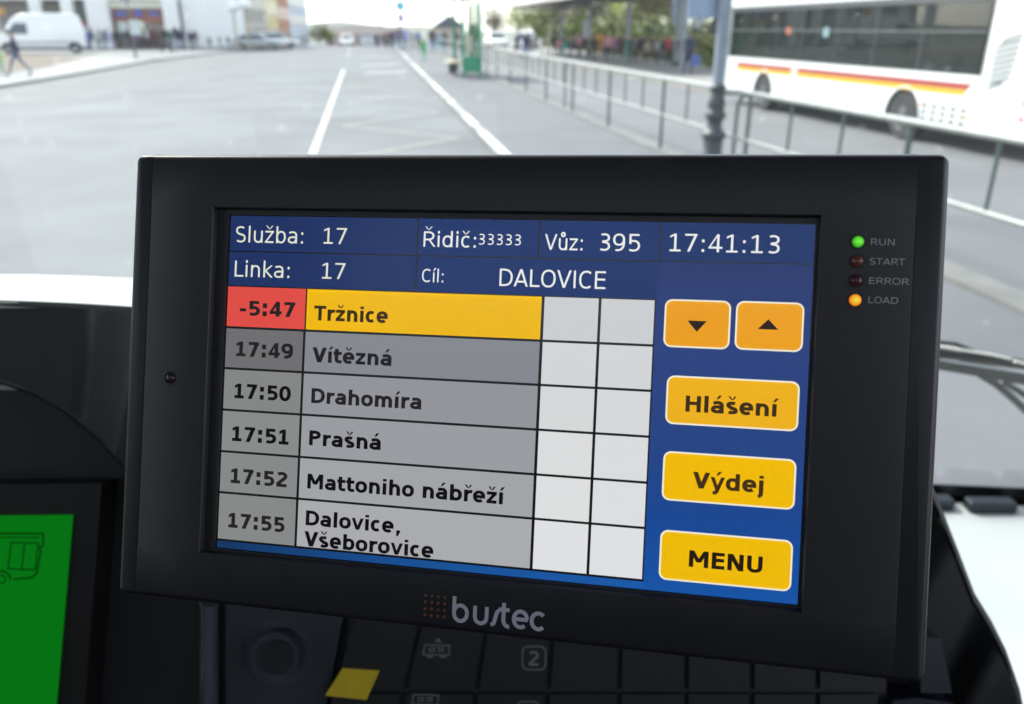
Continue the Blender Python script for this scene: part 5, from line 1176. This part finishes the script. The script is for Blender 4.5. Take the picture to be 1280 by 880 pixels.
for x in (-1.4, 1.3): addwin(hs, x, 0, 1.2, 1.0, 1.4)

# ---- trees: tapered trunk, limbs, and leaf clusters
leafm = [mat('leaf_olive', (.13, .15, .03), .9, spec=.1, var=.45, vscale=.8), mat('leaf_fresh', (.22, .27, .035), .9, spec=.1, var=.4, vscale=.8), mat('leaf_brown', (.14, .12, .06), .9, spec=.1, var=.4, vscale=.8)]
bark = mat('bark', (.09, .07, .055), .9, bump=.5, bscale=20)
def treemesh(seed, h, rx, leaves, ls):
    rn = random.Random(seed); b = MB(); b.tube([(0, 0, 0), (.05, 0, h*.18), (.0, .08, h*.36), (.1, .0, h*.6)], [h*.032, h*.026, h*.02, h*.011], 10); ends = []
    for k in range(9):
        a = rn.uniform(0, 2*PI); z0 = h*rn.uniform(.24, .5); rr = rx*rn.uniform(.45, .85); z1 = z0+h*rn.uniform(.15, .38)
        e = Vector((cos(a)*rr, sin(a)*rr, z1)); mid = Vector((cos(a)*rr*.5, sin(a)*rr*.5, (z0+z1)/2+.1)); b.tube([(0, 0, z0), mid, e], [h*.012, h*.008, h*.003], 6); ends += [e, mid]
    trunk = b.mesh('trunk', bark, 60)
    blobs = [(e, rx*rn.uniform(.28, .48)) for e in ends]+[(Vector((rn.uniform(-.5, .5)*rx, rn.uniform(-.5, .5)*rx, h*rn.uniform(.45, .9))), rx*rn.uniform(.3, .5)) for _ in range(9)]
    b = MB()
    for _ in range(leaves):
        c, r_ = rn.choice(blobs); d = Vector((rn.gauss(0, 1), rn.gauss(0, 1), rn.gauss(0, .8))); d = d.normalized()*r_*rn.uniform(.35, 1.05)**.6; p = c+d
        u = Vector((rn.gauss(0, 1), rn.gauss(0, 1), rn.gauss(0, 1))).normalized(); v = u.orthogonal().normalized(); s_ = ls*rn.uniform(.6, 1.3)
        b.poly([p-u*s_, p-v*s_*.5, p+u*s_, p+v*s_*.5])
    return trunk, b
TM = [treemesh(k, 8, 3.2, 2600, .16) for k in (3, 5, 8)]
crowns = {}
def tree(px, s, scale, kind, shape, label, rz=0, t=None):
    if t is None:
        # lateral position that shows at photo column px at distance s
        k = (px-640)/1079; t = s*(SY+k*CY)/(CY-k*SY)
    o = thing('tree', label, 'tree', R(t, s, zg(s)), rz, 'trees behind the shelters'); o.scale = (scale,)*3
    tr, cb = TM[shape]; put('trunk', tr, o)
    if (shape, kind) not in crowns: crowns[shape, kind] = cb.mesh('crown', leafm[kind])
    put('crown', crowns[shape, kind], o); return o
for px, s, sc_, kd, shp, lb in ((618, 105, .62, 2, 0, 'brownish round tree left of the yellow-green ones, beside the green shelter'), (648, 112, .68, 1, 1, 'fresh yellow-green tree just under the left tip of the canopy'), (668, 108, .7, 1, 2, 'yellow-green tree behind the round sign under the canopy'),
    (690, 100, .72, 0, 0, 'olive tree behind the curved steel arm'), (716, 96, .78, 2, 1, 'brownish tree behind the teal-clad person'), (742, 92, .8, 0, 2, 'olive tree behind the person in orange'), (766, 90, .75, 2, 0, 'brown tree under the gap in the canopy'),
    (792, 84, .85, 1, 1, 'broad yellow-green tree behind the dark green coat'), (815, 80, .8, 2, 2, 'brown-leaved tree right of the broad yellow-green one'), (838, 86, .95, 0, 0, 'tall olive tree behind the second shelter column'), (872, 80, .98, 1, 2, 'fresh green tree left of the lamp post'),
    (900, 78, .95, 0, 1, 'olive tree behind the lamp post'), (930, 75, 1.0, 1, 0, 'green tree seen past the nose of the white bus'), (990, 70, .95, 0, 1, 'olive tree behind the front windows of the white bus'), (1060, 66, 1.0, 1, 2, 'fresh green tree behind the middle windows of the white bus'), (1130, 60, 1.0, 0, 0, 'olive tree behind the rear wheel of the white bus'), (1200, 54, 1.0, 1, 1, 'yellow-green tree behind the last window of the white bus'),
    (398, 170, .62, 0, 0, 'small dark green tree at the end of the far street'), (410, 172, .55, 1, 2, 'small fresh green tree at the end of the far street')):
    tree(px, s, sc_, kd, shp, lb, random.uniform(0, 6))
# dense shrubbery behind the island
rn = random.Random(9); b = MB()
for _ in range(9000):
    q = rn.random(); t = 17.5+rn.gauss(0, .8)+q*3; s_ = 30+q*75; z = abs(rn.gauss(0, 1.0))+.1; p = R(t+rn.uniform(-.5, .5), s_, ROAD+min(z, 2.9))
    u = Vector((rn.gauss(0, 1), rn.gauss(0, 1), rn.gauss(0, 1))).normalized(); v = u.orthogonal().normalized(); k = rn.uniform(.10, .24)*(1+q)
    b.poly([p-u*k, p-v*k*.6, p+u*k, p+v*k*.6])
tag(b.build('shrubs', mat('leaf_shrub', (.085, .10, .03), .9, var=.5, vscale=.6, spec=.1)), 'dark dense shrubbery behind the waiting crowd', 'shrubs', kind='stuff')
# far wooded rise and town behind
b = MB(); rn = random.Random(4); n = 60
for i in range(n):
    t0, t1 = -420+i*17, -420+(i+1)*17
    h0 = [7+4*sin(i*.35)+1.5*sin(i*1.7), 7+4*sin((i+1)*.35)+1.5*sin((i+1)*1.7)]
    b.poly([R(t0, 420, -6), R(t1, 420, -6), R(t1, 520, h0[1]*.75-5), R(t0, 520, h0[0]*.75-5)]); b.poly([R(t0, 520, h0[0]*.75-5), R(t1, 520, h0[1]*.75-5), R(t1, 700, h0[1]-5), R(t0, 700, h0[0]-5)]); b.poly([R(t0, 700, h0[0]-5), R(t1, 700, h0[1]-5), R(t1, 900, -6), R(t0, 900, -6)])
struct(b.build('hills', mat('far_wood', (.13, .14, .12), .95, var=.3, vscale=.05), None, 60))
for i, (px, s, wd, h, cl, lb) in enumerate(((425, 240, 9, 5.4, (.40, .30, .28), 'pinkish low house far down the road, leftmost of the far row'), (440, 260, 12, 6.2, (.36, .33, .34), 'grey low house in the middle of the far row down the road'), (456, 250, 11, 6.4, (.30, .30, .33), 'slate-grey low house, rightmost of the far row down the road'), (470, 235, 9, 5.6, (.42, .40, .42), 'pale low house just left of the bus stop group'))):
    k = (px-640)/1079; t = s*(SY+k*CY)/(CY-k*SY); o = thing('far_house', lb, 'building', R(t, s, zg(s)), YAW)
    MB().box(-wd/2, wd/2, 0, 7, 0, h*.68).build('wall', mat('far_wall_%d' % i, cl, .85), o); MB().hexa([(-wd/2-.2, -.2, h*.68+.002), (wd/2+.2, -.2, h*.68+.002), (wd/2+.2, 7.2, h*.68+.002), (-wd/2-.2, 7.2, h*.68+.002), (-wd/2, 3.3, h), (wd/2, 3.3, h), (wd/2, 3.5, h), (-wd/2, 3.5, h)]).build('roof', mat('far_roof', (.13, .11, .11), .8), o)
    for x in (-wd*.3, 0, wd*.3): MB().box(x-.5, x+.5, -.03, -.001, 1.2, 2.6).build('window', winm, o)
